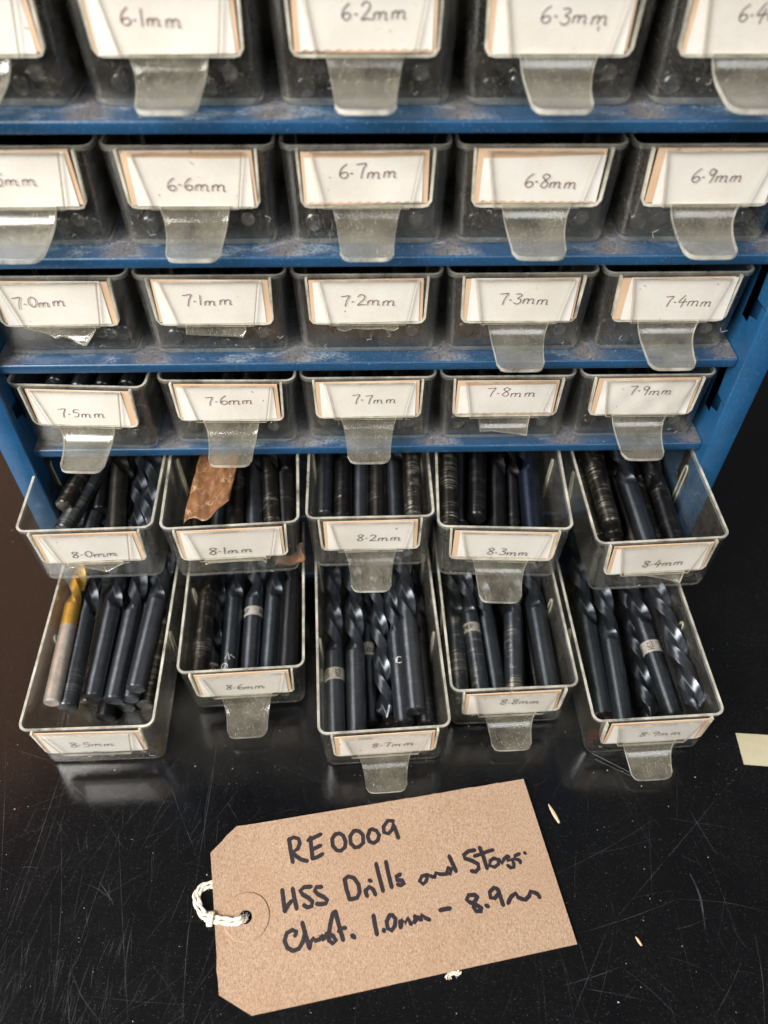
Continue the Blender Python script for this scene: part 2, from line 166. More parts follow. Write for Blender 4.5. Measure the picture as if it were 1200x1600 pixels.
def plastic(name, haze, speck, tint=(0.93, 0.93, 0.90), dust_edgelight_col=(0.50, 0.47, 0.40), rough=0.10, f0=0.05, fk=0.6):
    mt, nt = new_mat(name)
    v = coords(nt, obj_rand=True)
    tr = N(nt, 'ShaderNodeBsdfTransparent', i_Color=tint + (1,))
    gl = N(nt, 'ShaderNodeBsdfGlossy', i_Color=(1, 1, 1, 1), i_Roughness=rough)
    sc = noise(nt, v, 900, 5, 0.7, 0.3, 0.7)
    L(nt, bump(nt, sc, 0.12, 0.0002), gl.inputs['Normal'])
    lw = N(nt, 'ShaderNodeLayerWeight', i_Blend=0.5)
    f = math_(nt, 'POWER', lw.outputs['Facing'], 3.2)
    f = math_(nt, 'MULTIPLY_ADD', f, fk); f.node.inputs[2].default_value = f0
    m1 = N(nt, 'ShaderNodeMixShader'); L(nt, f, m1.inputs[0]); L(nt, tr.outputs[0], m1.inputs[1]); L(nt, gl.outputs[0], m1.inputs[2])
    df = N(nt, 'ShaderNodeBsdfDiffuse'); tl = N(nt, 'ShaderNodeBsdfTranslucent')
    df.inputs[0].default_value = dust_edgelight_col + (1,); tl.inputs[0].default_value = dust_edgelight_col + (1,)
    md = N(nt, 'ShaderNodeMixShader', i_0=0.35); L(nt, df.outputs[0], md.inputs[1]); L(nt, tl.outputs[0], md.inputs[2])
    cloud = noise(nt, v, 90, 5, 0.65, 0.3, 0.75, (haze * 0.25, haze * 1.85))
    fine = noise(nt, v, 2600, 2, 0.5, 0.64, 0.70)
    patch = noise(nt, v, 160, 4, 0.6, 0.35, 0.65, (0.15, 1.0))
    sp = math_(nt, 'MULTIPLY', math_(nt, 'MULTIPLY', fine, patch), speck)
    s1 = noise(nt, coords(nt, (1, 0.12, 1.0), (0.5, 0.3, 0.4), True), 1300, 3, 0.6, 0.63, 0.70)
    s2 = noise(nt, coords(nt, (1.0, 1.0, 0.10), (0.0, 0.6, 0.9), True), 1100, 3, 0.6, 0.63, 0.70)
    scuff = math_(nt, 'MULTIPLY', math_(nt, 'MULTIPLY', math_(nt, 'MAXIMUM', s1, s2), noise(nt, v, 70, 3, 0.6, 0.46, 0.60)), speck * 0.55)
    tot = math_(nt, 'ADD', math_(nt, 'ADD', cloud, sp), scuff, True)
    m2 = N(nt, 'ShaderNodeMixShader'); L(nt, tot, m2.inputs[0]); L(nt, m1.outputs[0], m2.inputs[1]); L(nt, md.outputs[0], m2.inputs[2])
    out(nt, m2.outputs[0]); return mt
M_clear = plastic('clear_plastic', 0.028, 0.60, dust_edgelight_col=(0.54, 0.50, 0.44), rough=0.07)
M_pull = plastic('clear_plastic_pull', 0.11, 0.75, dust_edgelight_col=(0.58, 0.53, 0.42), rough=0.13)
M_cover = plastic('clear_plastic_cover', 0.006, 0.05, tint=(0.995, 0.993, 0.988), rough=0.2, f0=0.02, fk=0.3)
M_edge = plastic('clear_plastic_lit_edge', 0.52, 0.3, tint=(0.95, 0.94, 0.88), dust_edgelight_col=(0.95, 0.91, 0.78), rough=0.12)  # cream haze paints in the light piped to the rim faces
M_edge2 = plastic('clear_plastic_moulded_edge', 0.20, 0.3, dust_edgelight_col=(0.70, 0.69, 0.62), rough=0.12)  # paler haze paints the bright line along moulded edges
M_disc = plastic('moulded_disc', 0.07, 0.3, dust_edgelight_col=(0.6, 0.58, 0.52))
M_cedge = plastic('cover_plate_edge', 0.40, 0.1, tint=(0.60, 0.57, 0.52), dust_edgelight_col=(0.66, 0.60, 0.50), rough=0.2)

def principled(nt, **kw):
    return N(nt, 'ShaderNodeBsdfPrincipled', **kw)
def paint_mat(name, base, dusty):
    mt, nt = new_mat(name); v = coords(nt)
    p = principled(nt, i_Roughness=0.34)
    col = mixc(nt, noise(nt, v, 60, 4, 0.6, 0.3, 0.7), tuple(c * 0.85 for c in base), tuple(c * 1.15 for c in base))
    speck = noise(nt, v, 1500, 3, 0.6, 0.62, 0.68)
    col = mixc(nt, math_(nt, 'MULTIPLY', speck, 0.28 if dusty else 0.16), col, (0.42, 0.42, 0.40))
    if dusty:
        g = N(nt, 'ShaderNodeNewGeometry'); sp = N(nt, 'ShaderNodeSeparateXYZ'); L(nt, g.outputs['Normal'], sp.inputs[0])
        up = N(nt, 'ShaderNodeMapRange'); up.inputs[1].default_value = 0.8; up.inputs[2].default_value = 0.99; L(nt, sp.outputs[2], up.inputs[0])
        big = noise(nt, v, 60, 5, 0.75, 0.30, 0.70); fine = noise(nt, v, 1000, 4, 0.8, 0.50, 0.57)
        sx = N(nt, 'ShaderNodeSeparateXYZ'); L(nt, v, sx.inputs[0])
        # dust gathers between the drawers, one gap every 58 units
        cs = math_(nt, 'MULTIPLY', math_(nt, 'SUBTRACT', 1.0, math_(nt, 'COSINE', math_(nt, 'MULTIPLY', sx.outputs[0], 2 * math.pi / (59 * S)))), 0.5)
        gap = math_(nt, 'POWER', cs, 5.0)
        big = math_(nt, 'ADD', math_(nt, 'MULTIPLY', big, 0.65), math_(nt, 'MULTIPLY', gap, 0.9), True)
        fine = math_(nt, 'MAXIMUM', fine, math_(nt, 'MULTIPLY', gap, noise(nt, v, 700, 4, 0.8, 0.40, 0.52)))
        d = math_(nt, 'MULTIPLY', math_(nt, 'MULTIPLY', big, fine), up.outputs[0])
        col = mixc(nt, math_(nt, 'MULTIPLY', d, 0.88), col, (0.165, 0.14, 0.115))
        chalk = math_(nt, 'MULTIPLY', math_(nt, 'MULTIPLY', noise(nt, coords(nt, (1, 1.6, 1)), 48, 3, 0.6, 0.52, 0.66), noise(nt, v, 900, 4, 0.7, 0.4, 0.62)), up.outputs[0])
        col = mixc(nt, math_(nt, 'MULTIPLY', chalk, 0.5), col, (0.50, 0.56, 0.60))
    L(nt, col, p.inputs['Base Color'])
    L(nt, bump(nt, noise(nt, v, 500, 2, 0.5, 0.3, 0.7), 0.12, 0.0002), p.inputs['Normal'])
    out(nt, p.outputs[0]); return mt
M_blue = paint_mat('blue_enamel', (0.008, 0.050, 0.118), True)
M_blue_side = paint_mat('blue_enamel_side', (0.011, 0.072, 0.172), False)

def steel_mat():
    mt, nt = new_mat('oxide_steel'); v = coords(nt, obj_rand=False)
    oi = N(nt, 'ShaderNodeObjectInfo')
    p = principled(nt, i_Metallic=0.9, i_Roughness=0.36, i_Anisotropic=0.85)
    p.inputs['Anisotropic Rotation'].default_value = 0.25
    tg = N(nt, 'ShaderNodeTangent', direction_type='RADIAL', axis='Y'); L(nt, tg.outputs[0], p.inputs['Tangent'])
    tc = N(nt, 'ShaderNodeTexCoord'); mp = N(nt, 'ShaderNodeMapping'); mp.inputs['Scale'].default_value = (0.02, 1, 0.02)
    L(nt, tc.outputs['Object'], mp.inputs[0])
    ad = N(nt, 'ShaderNodeVectorMath', operation='ADD'); sc = N(nt, 'ShaderNodeCombineXYZ')
    rr = math_(nt, 'MULTIPLY', oi.outputs['Random'], 3.0)
    for i in range(3): L(nt, rr, sc.inputs[i])
    L(nt, mp.outputs[0], ad.inputs[0]); L(nt, sc.outputs[0], ad.inputs[1])
    rings = noise(nt, ad.outputs[0], 900, 3, 0.7, 0.46, 0.60)
    ad2 = N(nt, 'ShaderNodeVectorMath', operation='ADD'); L(nt, v, ad2.inputs[0]); L(nt, sc.outputs[0], ad2.inputs[1])
    patch = noise(nt, ad2.outputs[0], 90, 4, 0.7, 0.50, 0.62)
    wear = math_(nt, 'MULTIPLY', math_(nt, 'MULTIPLY', rings, patch), oi.outputs['Alpha'], True)
    mott = noise(nt, ad2.outputs[0], 350, 5, 0.7, 0.3, 0.7, (0.82, 1.15))
    base = N(nt, 'ShaderNodeVectorMath', operation='SCALE'); L(nt, oi.outputs['Color'], base.inputs[0]); L(nt, mott, base.inputs['Scale'])
    col = mixc(nt, wear, base.outputs[0], (0.62, 0.57, 0.50))
    lint = noise(nt, ad2.outputs[0], 1500, 2, 0.6, 0.70, 0.74)
    col = mixc(nt, math_(nt, 'MULTIPLY', lint, 0.5), col, (0.5, 0.48, 0.45))
    L(nt, col, p.inputs['Base Color'])
    L(nt, noise(nt, ad2.outputs[0], 200, 4, 0.6, 0.3, 0.7, (0.32, 0.40)), p.inputs['Roughness'])
    L(nt, bump(nt, mott, 0.03, 0.0001), p.inputs['Normal'])
    out(nt, p.outputs[0]); return mt
M_steel = steel_mat()
def simple(name, col, rough=0.5, metallic=0.0, var=0.15, nscale=300, bumps=0.0, bscale=900, bdist=0.0002, spec=0.5, coat=0.0, rand=True):
    mt, nt = new_mat(name); v = coords(nt, obj_rand=rand)
    p = principled(nt, i_Roughness=rough, i_Metallic=metallic); p.inputs['Specular IOR Level'].default_value = spec
    p.inputs['Coat Weight'].default_value = coat
    c = mixc(nt, noise(nt, v, nscale, 5, 0.65, 0.3, 0.7), tuple(x * (1 - var) for x in col), tuple(min(1, x * (1 + var)) for x in col))
    L(nt, c, p.inputs['Base Color'])
    if bumps: L(nt, bump(nt, noise(nt, v, bscale, 4, 0.6, 0.3, 0.7), bumps, bdist), p.inputs['Normal'])
    out(nt, p.outputs[0]); return mt
M_gold = simple('gold_coating', (0.78, 0.46, 0.10), 0.34, 0.75, 0.15)
M_silver = simple('bare_steel', (0.62, 0.56, 0.50), 0.36, 0.75, 0.2)
M_ring = simple('ground_steel_ring', (0.62, 0.57, 0.50), 0.38, 0.6, 0.25, 500)
M_ink_dark = simple('etched_black', (0.02, 0.02, 0.02), 0.6, 0, 0.1)
M_white_mark = simple('white_mark', (0.6, 0.6, 0.58), 0.6, 0, 0.2)
def paper_mat(name, col, dirt, amount=0.35):
    mt, nt = new_mat(name); v = coords(nt, obj_rand=True)
    p = principled(nt, i_Roughness=0.75); p.inputs['Specular IOR Level'].default_value = 0.2
    c = mixc(nt, noise(nt, v, 60, 4, 0.6, 0.35, 0.7, (0, amount)), col, dirt)
    c = mixc(nt, math_(nt, 'MULTIPLY', noise(nt, v, 420, 2, 0.5, 0.73, 0.76), 0.8), c, (0.16, 0.12, 0.12))
    c = mixc(nt, noise(nt, v, 1500, 4, 0.7, 0.3, 0.8, (0, 0.3)), c, dirt)
    L(nt, c, p.inputs['Base Color']); L(nt, bump(nt, noise(nt, v, 1100, 3, 0.6, 0.3, 0.7), 0.25, 0.0001), p.inputs['Normal'])
    out(nt, p.outputs[0]); return mt
M_paper = paper_mat('label_paper', (0.76, 0.735, 0.685), (0.56, 0.48, 0.38))
M_card = paper_mat('tan_card', (0.64, 0.46, 0.31), (0.50, 0.32, 0.19), 0.6)
M_scrap = paper_mat('khaki_paper', (0.50, 0.46, 0.32), (0.36, 0.30, 0.18), 0.6)
def kraft():
    mt, nt = new_mat('kraft_card'); p = principled(nt, i_Roughness=0.8); p.inputs['Specular IOR Level'].default_value = 0.25
    v = coords(nt); v2 = coords(nt, (1, 0.45, 1), (0, 0, 0.5)); v3 = coords(nt, (0.5, 1, 1), (0, 0, -0.3))
    c = mixc(nt, noise(nt, v2, 2100, 5, 0.8, 0.36, 0.60), (0.24, 0.15, 0.092), (0.44, 0.305, 0.21))
    c = mixc(nt, noise(nt, v3, 1500, 3, 0.7, 0.50, 0.70, (0, 0.55)), c, (0.52, 0.38, 0.28))
    c = mixc(nt, noise(nt, v, 45, 3, 0.6, 0.45, 0.75, (0, 0.30)), c, (0.30, 0.175, 0.10))
    L(nt, c, p.inputs['Base Color'])
    L(nt, bump(nt, noise(nt, v2, 1900, 4, 0.7, 0.3, 0.7), 0.45, 0.00018), p.inputs['Normal'])
    out(nt, p.outputs[0]); return mt
M_kraft = kraft()
M_marker = simple('marker_ink', (0.022, 0.016, 0.020), 0.45, 0, 0.4, 1200)
M_pen = simple('pen_ink', (0.16, 0.075, 0.08), 0.6, 0, 0.5, 1500)
M_pen2 = simple('faded_pen_ink', (0.11, 0.09, 0.085), 0.6, 0, 0.5, 1500)
M_cotton = simple('cotton', (0.78, 0.72, 0.60), 0.9, 0, 0.15, 700, 0.6, 1200, 0.0003)
M_crumb = simple('pale_dust', (0.48, 0.45, 0.40), 0.9, 0, 0.2)
M_chip = simple('wood_splinter', (0.62, 0.48, 0.30), 0.8, 0, 0.2)
def table_mat():
    mt, nt = new_mat('black_table_top'); v = coords(nt)
    p = principled(nt, i_Roughness=0.1); p.inputs['Base Color'].default_value = (0.0026, 0.0026, 0.003, 1)
    p.inputs['IOR'].default_value = 1.58
    r1 = noise(nt, v, 14, 5, 0.65, 0.35, 0.7, (0.13, 0.21)); r2 = noise(nt, coords(nt, (1, 0.15, 1)), 700, 3, 0.6, 0.55, 0.75, (0, 0.08))
    L(nt, math_(nt, 'ADD', r1, r2), p.inputs['Roughness'])
    df = N(nt, 'ShaderNodeBsdfDiffuse'); df.inputs[0].default_value = (0.30, 0.30, 0.32, 1)
    haze = math_(nt, 'MULTIPLY', noise(nt, v, 22, 5, 0.7, 0.42, 0.75), noise(nt, v, 900, 4, 0.7, 0.42, 0.75))
    fine = math_(nt, 'MULTIPLY', noise(nt, v, 3000, 1, 0.5, 0.72, 0.75), 0.5)
    mx = N(nt, 'ShaderNodeMixShader'); L(nt, math_(nt, 'ADD', math_(nt, 'MULTIPLY', haze, 0.03), math_(nt, 'MULTIPLY', fine, 0.5), True), mx.inputs[0])
    L(nt, p.outputs[0], mx.inputs[1]); L(nt, df.outputs[0], mx.inputs[2])
    out(nt, mx.outputs[0]); return mt
M_table = table_mat()
def scratch_mat():
    mt, nt = new_mat('surface_scratch')
    df = N(nt, 'ShaderNodeBsdfDiffuse'); df.inputs[0].default_value = (0.42, 0.44, 0.47, 1)
    tr = N(nt, 'ShaderNodeBsdfTransparent'); mx = N(nt, 'ShaderNodeMixShader')
    v = coords(nt)
    L(nt, noise(nt, v, 120, 4, 0.7, 0.3, 0.75, (0.0, 0.14)), mx.inputs[0]); L(nt, tr.outputs[0], mx.inputs[1]); L(nt, df.outputs[0], mx.inputs[2])
    out(nt, mx.outputs[0]); return mt
M_scratch = scratch_mat()
def waxed():
    mt, nt = new_mat('waxed_brown_paper'); v = coords(nt, (1, 0.6, 1), (0, 0, 0.4))
    p = principled(nt, i_Roughness=0.38)
    def ridge(sc_, wd_):
        nn = N(nt, 'ShaderNodeTexNoise', i_Scale=sc_, i_Detail=3.0, i_Roughness=0.5); L(nt, v, nn.inputs['Vector'])
        ab = math_(nt, 'ABSOLUTE', math_(nt, 'SUBTRACT', nn.outputs['Fac'], 0.5))
        r_ = N(nt, 'ShaderNodeMapRange'); r_.inputs[1].default_value = 0; r_.inputs[2].default_value = wd_; r_.inputs[3].default_value = 1; r_.inputs[4].default_value = 0
        L(nt, ab, r_.inputs[0]); return r_.outputs[0]
    crs = math_(nt, 'MAXIMUM', ridge(120, 0.012), ridge(230, 0.012))
    c = mixc(nt, noise(nt, v, 220, 4, 0.6, 0.3, 0.7), (0.13, 0.06, 0.028), (0.26, 0.125, 0.055))
    c = mixc(nt, math_(nt, 'MULTIPLY', math_(nt, 'MULTIPLY', crs, noise(nt, v, 150, 3, 0.6, 0.42, 0.6)), 0.75), c, (0.55, 0.36, 0.22))
    L(nt, c, p.inputs['Base Color']); L(nt, bump(nt, noise(nt, v, 110, 3, 0.5, 0.2, 0.8), 0.45, 0.0015), p.inputs['Normal'])
    out(nt, p.outputs[0]); return mt
M_waxed = waxed()
M_stain = simple('red_oil_stain', (0.09, 0.018, 0.008), 0.25, 0, 0.4)

# ---------------------------------------------------------------- mesh helpers
def mesh(name, verts, faces, mats, idx=None, smooth=True):
    me = bpy.data.meshes.new(name)
    me.from_pydata([(x * S, y * S, z * S) for x, y, z in verts], [], faces)
    for mt in mats: me.materials.append(mt)
    if idx: me.polygons.foreach_set('material_index', idx)
    me.polygons.foreach_set('use_smooth', [bool(smooth)] * len(me.polygons))
    me.update()
    if smooth and smooth != 2:
        try: me.set_sharp_from_angle(angle=math.radians(38))
        except Exception: pass
    return me
def link(name, me, parent=None, **props):
    o = bpy.data.objects.new(name, me); COL.objects.link(o)
    if parent: o.parent = parent
    for k, v in props.items(): o[k] = v
    return o
def empty(name, loc, rot=(0, 0, 0), **props):
    o = bpy.data.objects.new(name, None); COL.objects.link(o); o.empty_display_size = 0.005
    o.location = [c * S for c in loc]; o.rotation_euler = rot
    for k, v in props.items(): o[k] = v
    return o
def box(x0, x1, y0, y1, z0, z1):
    v = [(x, y, z) for z in (z0, z1) for y in (y0, y1) for x in (x0, x1)]
    return v, [(0, 2, 3, 1), (4, 5, 7, 6), (0, 1, 5, 4), (2, 6, 7, 3), (0, 4, 6, 2), (1, 3, 7, 5)]
def join(parts):
    V, F, I = [], [], []
    for p in parts:
        v, f = p[0], p[1]; i = p[2] if len(p) > 2 else [0] * len(f)
        n = len(V); V += v; F += [tuple(a + n for a in q) for q in f]; I += i
    return V, F, I
def tube(pts, r, n=8, cap=True):
    P = [Vector(p) for p in pts]; V, F = [], []
    prev = None
    for i, p in enumerate(P):
        t = (P[min(i + 1, len(P) - 1)] - P[max(i - 1, 0)]).normalized()
        a = Vector((0, 0, 1)) if abs(t.z) < 0.9 else Vector((1, 0, 0))
        u = t.cross(a).normalized() if prev is None else (prev - t * prev.dot(t)).normalized()
        prev = u; w_ = t.cross(u); rr = r[i] if isinstance(r, (list, tuple)) else r
        for k in range(n):
            an = 2 * math.pi * k / n; V.append(tuple(p + (u * math.cos(an) + w_ * math.sin(an)) * rr))
    for i in range(len(P) - 1):
        for k in range(n):
            a, b = i * n + k, i * n + (k + 1) % n
            F.append((a, b, b + n, a + n))
    if cap: F.append(tuple(range(n))[::-1]); F.append(tuple((len(P) - 1) * n + k for k in range(n)))
    return V, F
def catmull(p, sub=4):
    P = [p[0]] + list(p) + [p[-1]]; o = []
    for i in range(1, len(P) - 2):
        a, b, c, d = [Vector(v) for v in P[i - 1:i + 3]]
        for k in range(sub):
            t = k / sub; o.append(0.5 * (2 * b + (c - a) * t + (2 * a - 5 * b + 4 * c - d) * t * t + (3 * b - a - 3 * c + d) * t ** 3))
    o.append(Vector(P[-2])); return o
def ribbon(pts, wd, fn, taper=0.0):
    """a pen stroke: flat strip with round ends; fn maps (u, v) to a 3-D point"""
    P = [Vector(p).to_2d() for p in pts]
    Q = [P[0]]
    for p in P[1:]:
        if (p - Q[-1]).length > wd * 0.15: Q.append(p)
    if len(Q) == 1: Q.append(Q[0] + Vector((wd * 0.3, 0)))
    V, F = [], []
    n = len(Q)
    for i, p in enumerate(Q):
        t = (Q[min(i + 1, n - 1)] - Q[max(i - 1, 0)])
        t = t.normalized() if t.length > 1e-9 else Vector((1, 0)); s = Vector((-t.y, t.x))
        h = wd / 2 * (1 - taper * abs(2 * i / max(1, n - 1) - 1) ** 2)
        if i == 0: V += [fn(*(p - t * h * .9 + s * h * .45)), fn(*(p - t * h * .9 - s * h * .45))]
        V += [fn(*(p + s * h)), fn(*(p - s * h))]
        if i == n - 1: V += [fn(*(p + t * h * .9 + s * h * .45)), fn(*(p + t * h * .9 - s * h * .45))]
    for i in range(len(V) // 2 - 1): F.append((2 * i, 2 * i + 1, 2 * i + 3, 2 * i + 2))
    return V, F

# ---------------------------------------------------------------- stroke lettering (unit height 1)
GL = {
 '0': (.60, [[(.32, 1), (.06, .75), (.05, .3), (.28, 0), (.52, .25), (.55, .72), (.34, 1)]]),
 '1': (.30, [[(.12, 1), (.10, 0)]]),
 '2': (.62, [[(.05, .78), (.22, 1), (.45, .88), (.42, .55), (.05, .02), (.30, .06), (.58, .02)]]),
 '3': (.58, [[(.08, .95), (.35, 1), (.48, .82), (.22, .55), (.48, .42), (.45, .1), (.22, -.02), (.02, .12)]]),
 '4': (.66, [[(.32, 1), (.02, .35), (.30, .36), (.60, .40)], [(.42, .68), (.30, -.12)]]),
 '5': (.60, [[(.55, .98), (.20, .95), (.12, .58), (.38, .62), (.50, .35), (.34, .05), (.08, .05)]]),
 '6': (.60, [[(.42, 1), (.12, .65), (.05, .22), (.25, 0), (.50, .15), (.45, .40), (.20, .40), (.08, .25)]]),
 '7': (.62, [[(.02, .92), (.28, .96), (.55, .98), (.38, .5), (.30, -.05)]]),
 '8': (.60, [[(.50, .85), (.28, 1), (.08, .82), (.28, .55), (.48, .28), (.30, 0), (.06, .18), (.25, .5), (.48, .75), (.50, .88)]]),
 '9': (.56, [[(.45, .80), (.22, 1), (.05, .75), (.22, .5), (.44, .68), (.46, .9), (.40, .4), (.30, -.08)]]),
 '.': (.30, [[(.04, .36), (.12, .42), (.14, .36)]]),
 'm': (.92, [[(.05, .42), (.02, .02)], [(.04, .30), (.20, .46), (.34, .40), (.30, .02)], [(.32, .28), (.50, .46), (.66, .38), (.64, .03), (.74, .03)]]),
 'D': (.6, [[(.05, 0), (.05, 1), (.4, .9), (.52, .5), (.4, .1), (.05, 0)]]),
 'O': (.7, [[(.32, 1), (.06, .75), (.05, .3), (.28, 0), (.55, .25), (.58, .72), (.34, 1)]]),
 'R': (.6, [[(.05, 0), (.05, 1), (.4, .95), (.42, .6), (.06, .5), (.5, 0)]]),
 'M': (.75, [[(.05, 0), (.08, 1), (.33, .3), (.58, 1), (.62, 0)]]),
 'E': (.55, [[(.48, 1), (.05, 1), (.05, 0), (.48, 0)], [(.05, .5), (.4, .5)]]),
 'N': (.65, [[(.05, 0), (.05, 1), (.5, 0), (.5, 1)]]),
 'G': (.65, [[(.5, .85), (.25, 1), (.05, .5), (.25, 0), (.52, .2), (.52, .45), (.32, .45)]]),
 'S': (.55, [[(.45, .9), (.2, 1), (.06, .75), (.42, .35), (.3, 0), (.04, .12)]]),
 'H': (.6, [[(.05, 0), (.05, 1)], [(.5, 0), (.5, 1)], [(.05, .5), (.5, .5)]]),
 ' ': (.35, []),
}
def write(txt, x0, y0, h, wd, fn, xs=1.0, jit=0.03, rnd=random, slope=0.0):
    parts = []; x = 0
    for ch in txt:
        adv, strokes = GL[ch]
        jy = rnd.uniform(-jit, jit) * 1.5; sc = 1 + rnd.uniform(-jit, jit) * 2
        for s in strokes:
            pts = [(x0 + (x + a * sc + b * 0.06) * h * xs, y0 + (b * sc + jy) * h + (x + a) * h * slope) for a, b in s]
            pts = [p.to_2d() for p in catmull([(a, b, 0) for a, b in pts], 4)]
            parts.append(ribbon(pts, wd, fn))
        x += adv + 0.06
    return join(parts), x * h * xs

# ---------------------------------------------------------------- table
G = 40000
SZ = 1400
tv = [(x, y, -97.6) for y in (-SZ, SZ) for x in (-SZ, SZ)]
table = link('table_top', mesh('table_top', tv, [(0, 1, 3, 2)], [M_table], smooth=False), kind='structure')
# far-off structure of scratches, joined: nobody could count them
parts = []
r = random.Random(11)
zf = lambda u, v: (u, v, -97.56)
for a, b, wd in MAIN_SCRATCHES:
    mid = ((a[0] + b[0]) / 2 + r.uniform(-1.5, 1.5), (a[1] + b[1]) / 2 + r.uniform(-1.5, 1.5), 0)
    pts = catmull([(a[0], a[1], 0), mid, (b[0], b[1], 0)], 8)
    parts.append(ribbon([p.to_2d() for p in pts], 0.26 * wd, zf, 0.8))
def rnd_scratch(x0, x1, y0, y1, n, ang, spread, lmin, lmax, wmax):
    for _ in range(n):
        x, y = r.uniform(x0, x1), r.uniform(y0, y1); a = math.radians(r.gauss(ang, spread)); l = r.uniform(lmin, lmax) ** 1.0
        c = r.uniform(-.08, .08) * l
        dx, dy = math.cos(a) * l / 2, math.sin(a) * l / 2
        pts = catmull([(x - dx, y - dy, 0), (x - dy * .1 * c / max(l, 1), y + c, 0), (x + dx, y + dy, 0)], 5)
        parts.append(ribbon([p.to_2d() for p in pts], r.uniform(.07, wmax), zf, 0.8))
rnd_scratch(-150, -60, -225, -120, 95, 84, 22, 4, 26, .16)
rnd_scratch(-150, -100, -225, -175, 150, 86, 10, 3, 16, .20)
rnd_scratch(-170, -60, -225, -100, 36, 40, 40, 5, 45, .13)
rnd_scratch(60, 200, -225, -90, 45, 60, 35, 6, 55, .13)
rnd_scratch(60, 200, -225, -90, 35, 120, 30, 3, 16, .14)
rnd_scratch(-60, 90, -225, -100, 30, 80, 40, 5, 40, .12)
rnd_scratch(-330, 330, -60, 300, 60, 60, 60, 10, 60, .12)
V, F, _ = join(parts)
link('scratch_marks', mesh('scratch_marks', V, F, [M_scratch], smooth=False), table, kind='stuff')

# ---------------------------------------------------------------- crumbs and dust grains (uncountable)
def crumb(x, y, z, s, r):
    pts = []
    for a in ((1, 0, 0), (-.6, .8, 0), (-.5, -.8, .1), (.1, .1, 1)):
        pts.append((x + a[0] * s * r.uniform(.5, 1.4), y + a[1] * s * r.uniform(.5, 1.4), z + a[2] * s * r.uniform(.4, .9)))
    return pts, [(0, 1, 3), (1, 2, 3), (2, 0, 3), (0, 2, 1)]
parts = []
for _ in range(850):
    x, y = r.uniform(-330, 330), r.choice([r.uniform(-225, -90), r.uniform(-225, 60)])
    if abs(x) < 150 and y > -90: continue
    parts.append(crumb(x, y, -97.58, abs(r.gauss(0, .13)) + .05, r))
for _ in range(34): parts.append(crumb(r.uniform(-200, 200), r.uniform(-220, -85), -97.58, r.uniform(.25, .55), r))
V, F, _ = join(parts)
link('dust_grains', mesh('dust_grains', V, F, [M_crumb], smooth=False), kind='stuff', label='pale grains of dust and swarf strewn over the black table')
parts = []
for k in range(5):
    zs = 139.8 - 46.6 * k + .03
    for _ in range(420 if k < 4 else 60):
        c = r.choice([-145, -87, -29, 29, 87, 145]); x = r.gauss(c, 9) if r.random() < .6 else r.uniform(-148, 148)
        if abs(x) > 148: continue
        parts.append(crumb(x, r.uniform(.4, 14), zs, abs(r.gauss(0, .13)) + .07, r))
V, F, _ = join(parts)
SHELF_GRAINS = mesh('shelf_grains', V, F, [simple('shelf_dust', (0.33, 0.28, 0.22), 0.9)], smooth=False)

# ---------------------------------------------------------------- cabinet
Q = 46.6
cab = empty('drawer_cabinet', (0, 0, -97.6), label='blue enamelled steel small-parts cabinet holding rows of clear drawers', category='cabinet')
def cpart(name, V, F, mats, smooth=True, idx=None):
    o = link(name, mesh(name, V, F, mats, idx, smooth), cab); o.location = (0, 0, 97.6 * S); return o
def shelf_mesh(hw, y1, bow, seed):
    # profile: underside return, lip, rounded nose, deck to the back
    rr = 1.1
    prof = [(3.2, -4.4), (1.0, -4.4), (0.25, -4.15), (0, -3.6), (0, -rr)] + [(rr - rr * math.cos(a), -rr + rr * math.sin(a)) for a in (math.pi / 8, math.pi / 4, 3 * math.pi / 8)] + [(rr, 0), (y1, 0), (y1, -.9), (rr + .3, -.9), (.95, -1.6), (.95, -3.4), (3.2, -3.5)]
    V, F = [], []; n = 24; k = len(prof); rg = random.Random(seed)
    for i in range(n + 1):
        x = -hw + 2 * hw * i / n
        for y, z in prof: V.append((x, y + (bow * math.cos(x / hw * 1.5) if y < 5 else 0), z))
    for i in range(n):
        for j in range(k):
            a, b = i * k + j, i * k + (j + 1) % k
            F.append((a, b, b + k, a + k))
    F.append(tuple(range(k))); F.append(tuple(n * k + j for j in range(k))[::-1])
    return V, F
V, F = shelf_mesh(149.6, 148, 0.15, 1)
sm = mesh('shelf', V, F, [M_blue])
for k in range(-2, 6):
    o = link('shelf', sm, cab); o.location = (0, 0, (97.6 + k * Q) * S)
o = link('shelf_dust', SHELF_GRAINS, cab, kind='stuff'); o.location = (0, 0, 97.6 * S)
HT = 139.8 + 2 * Q + 4
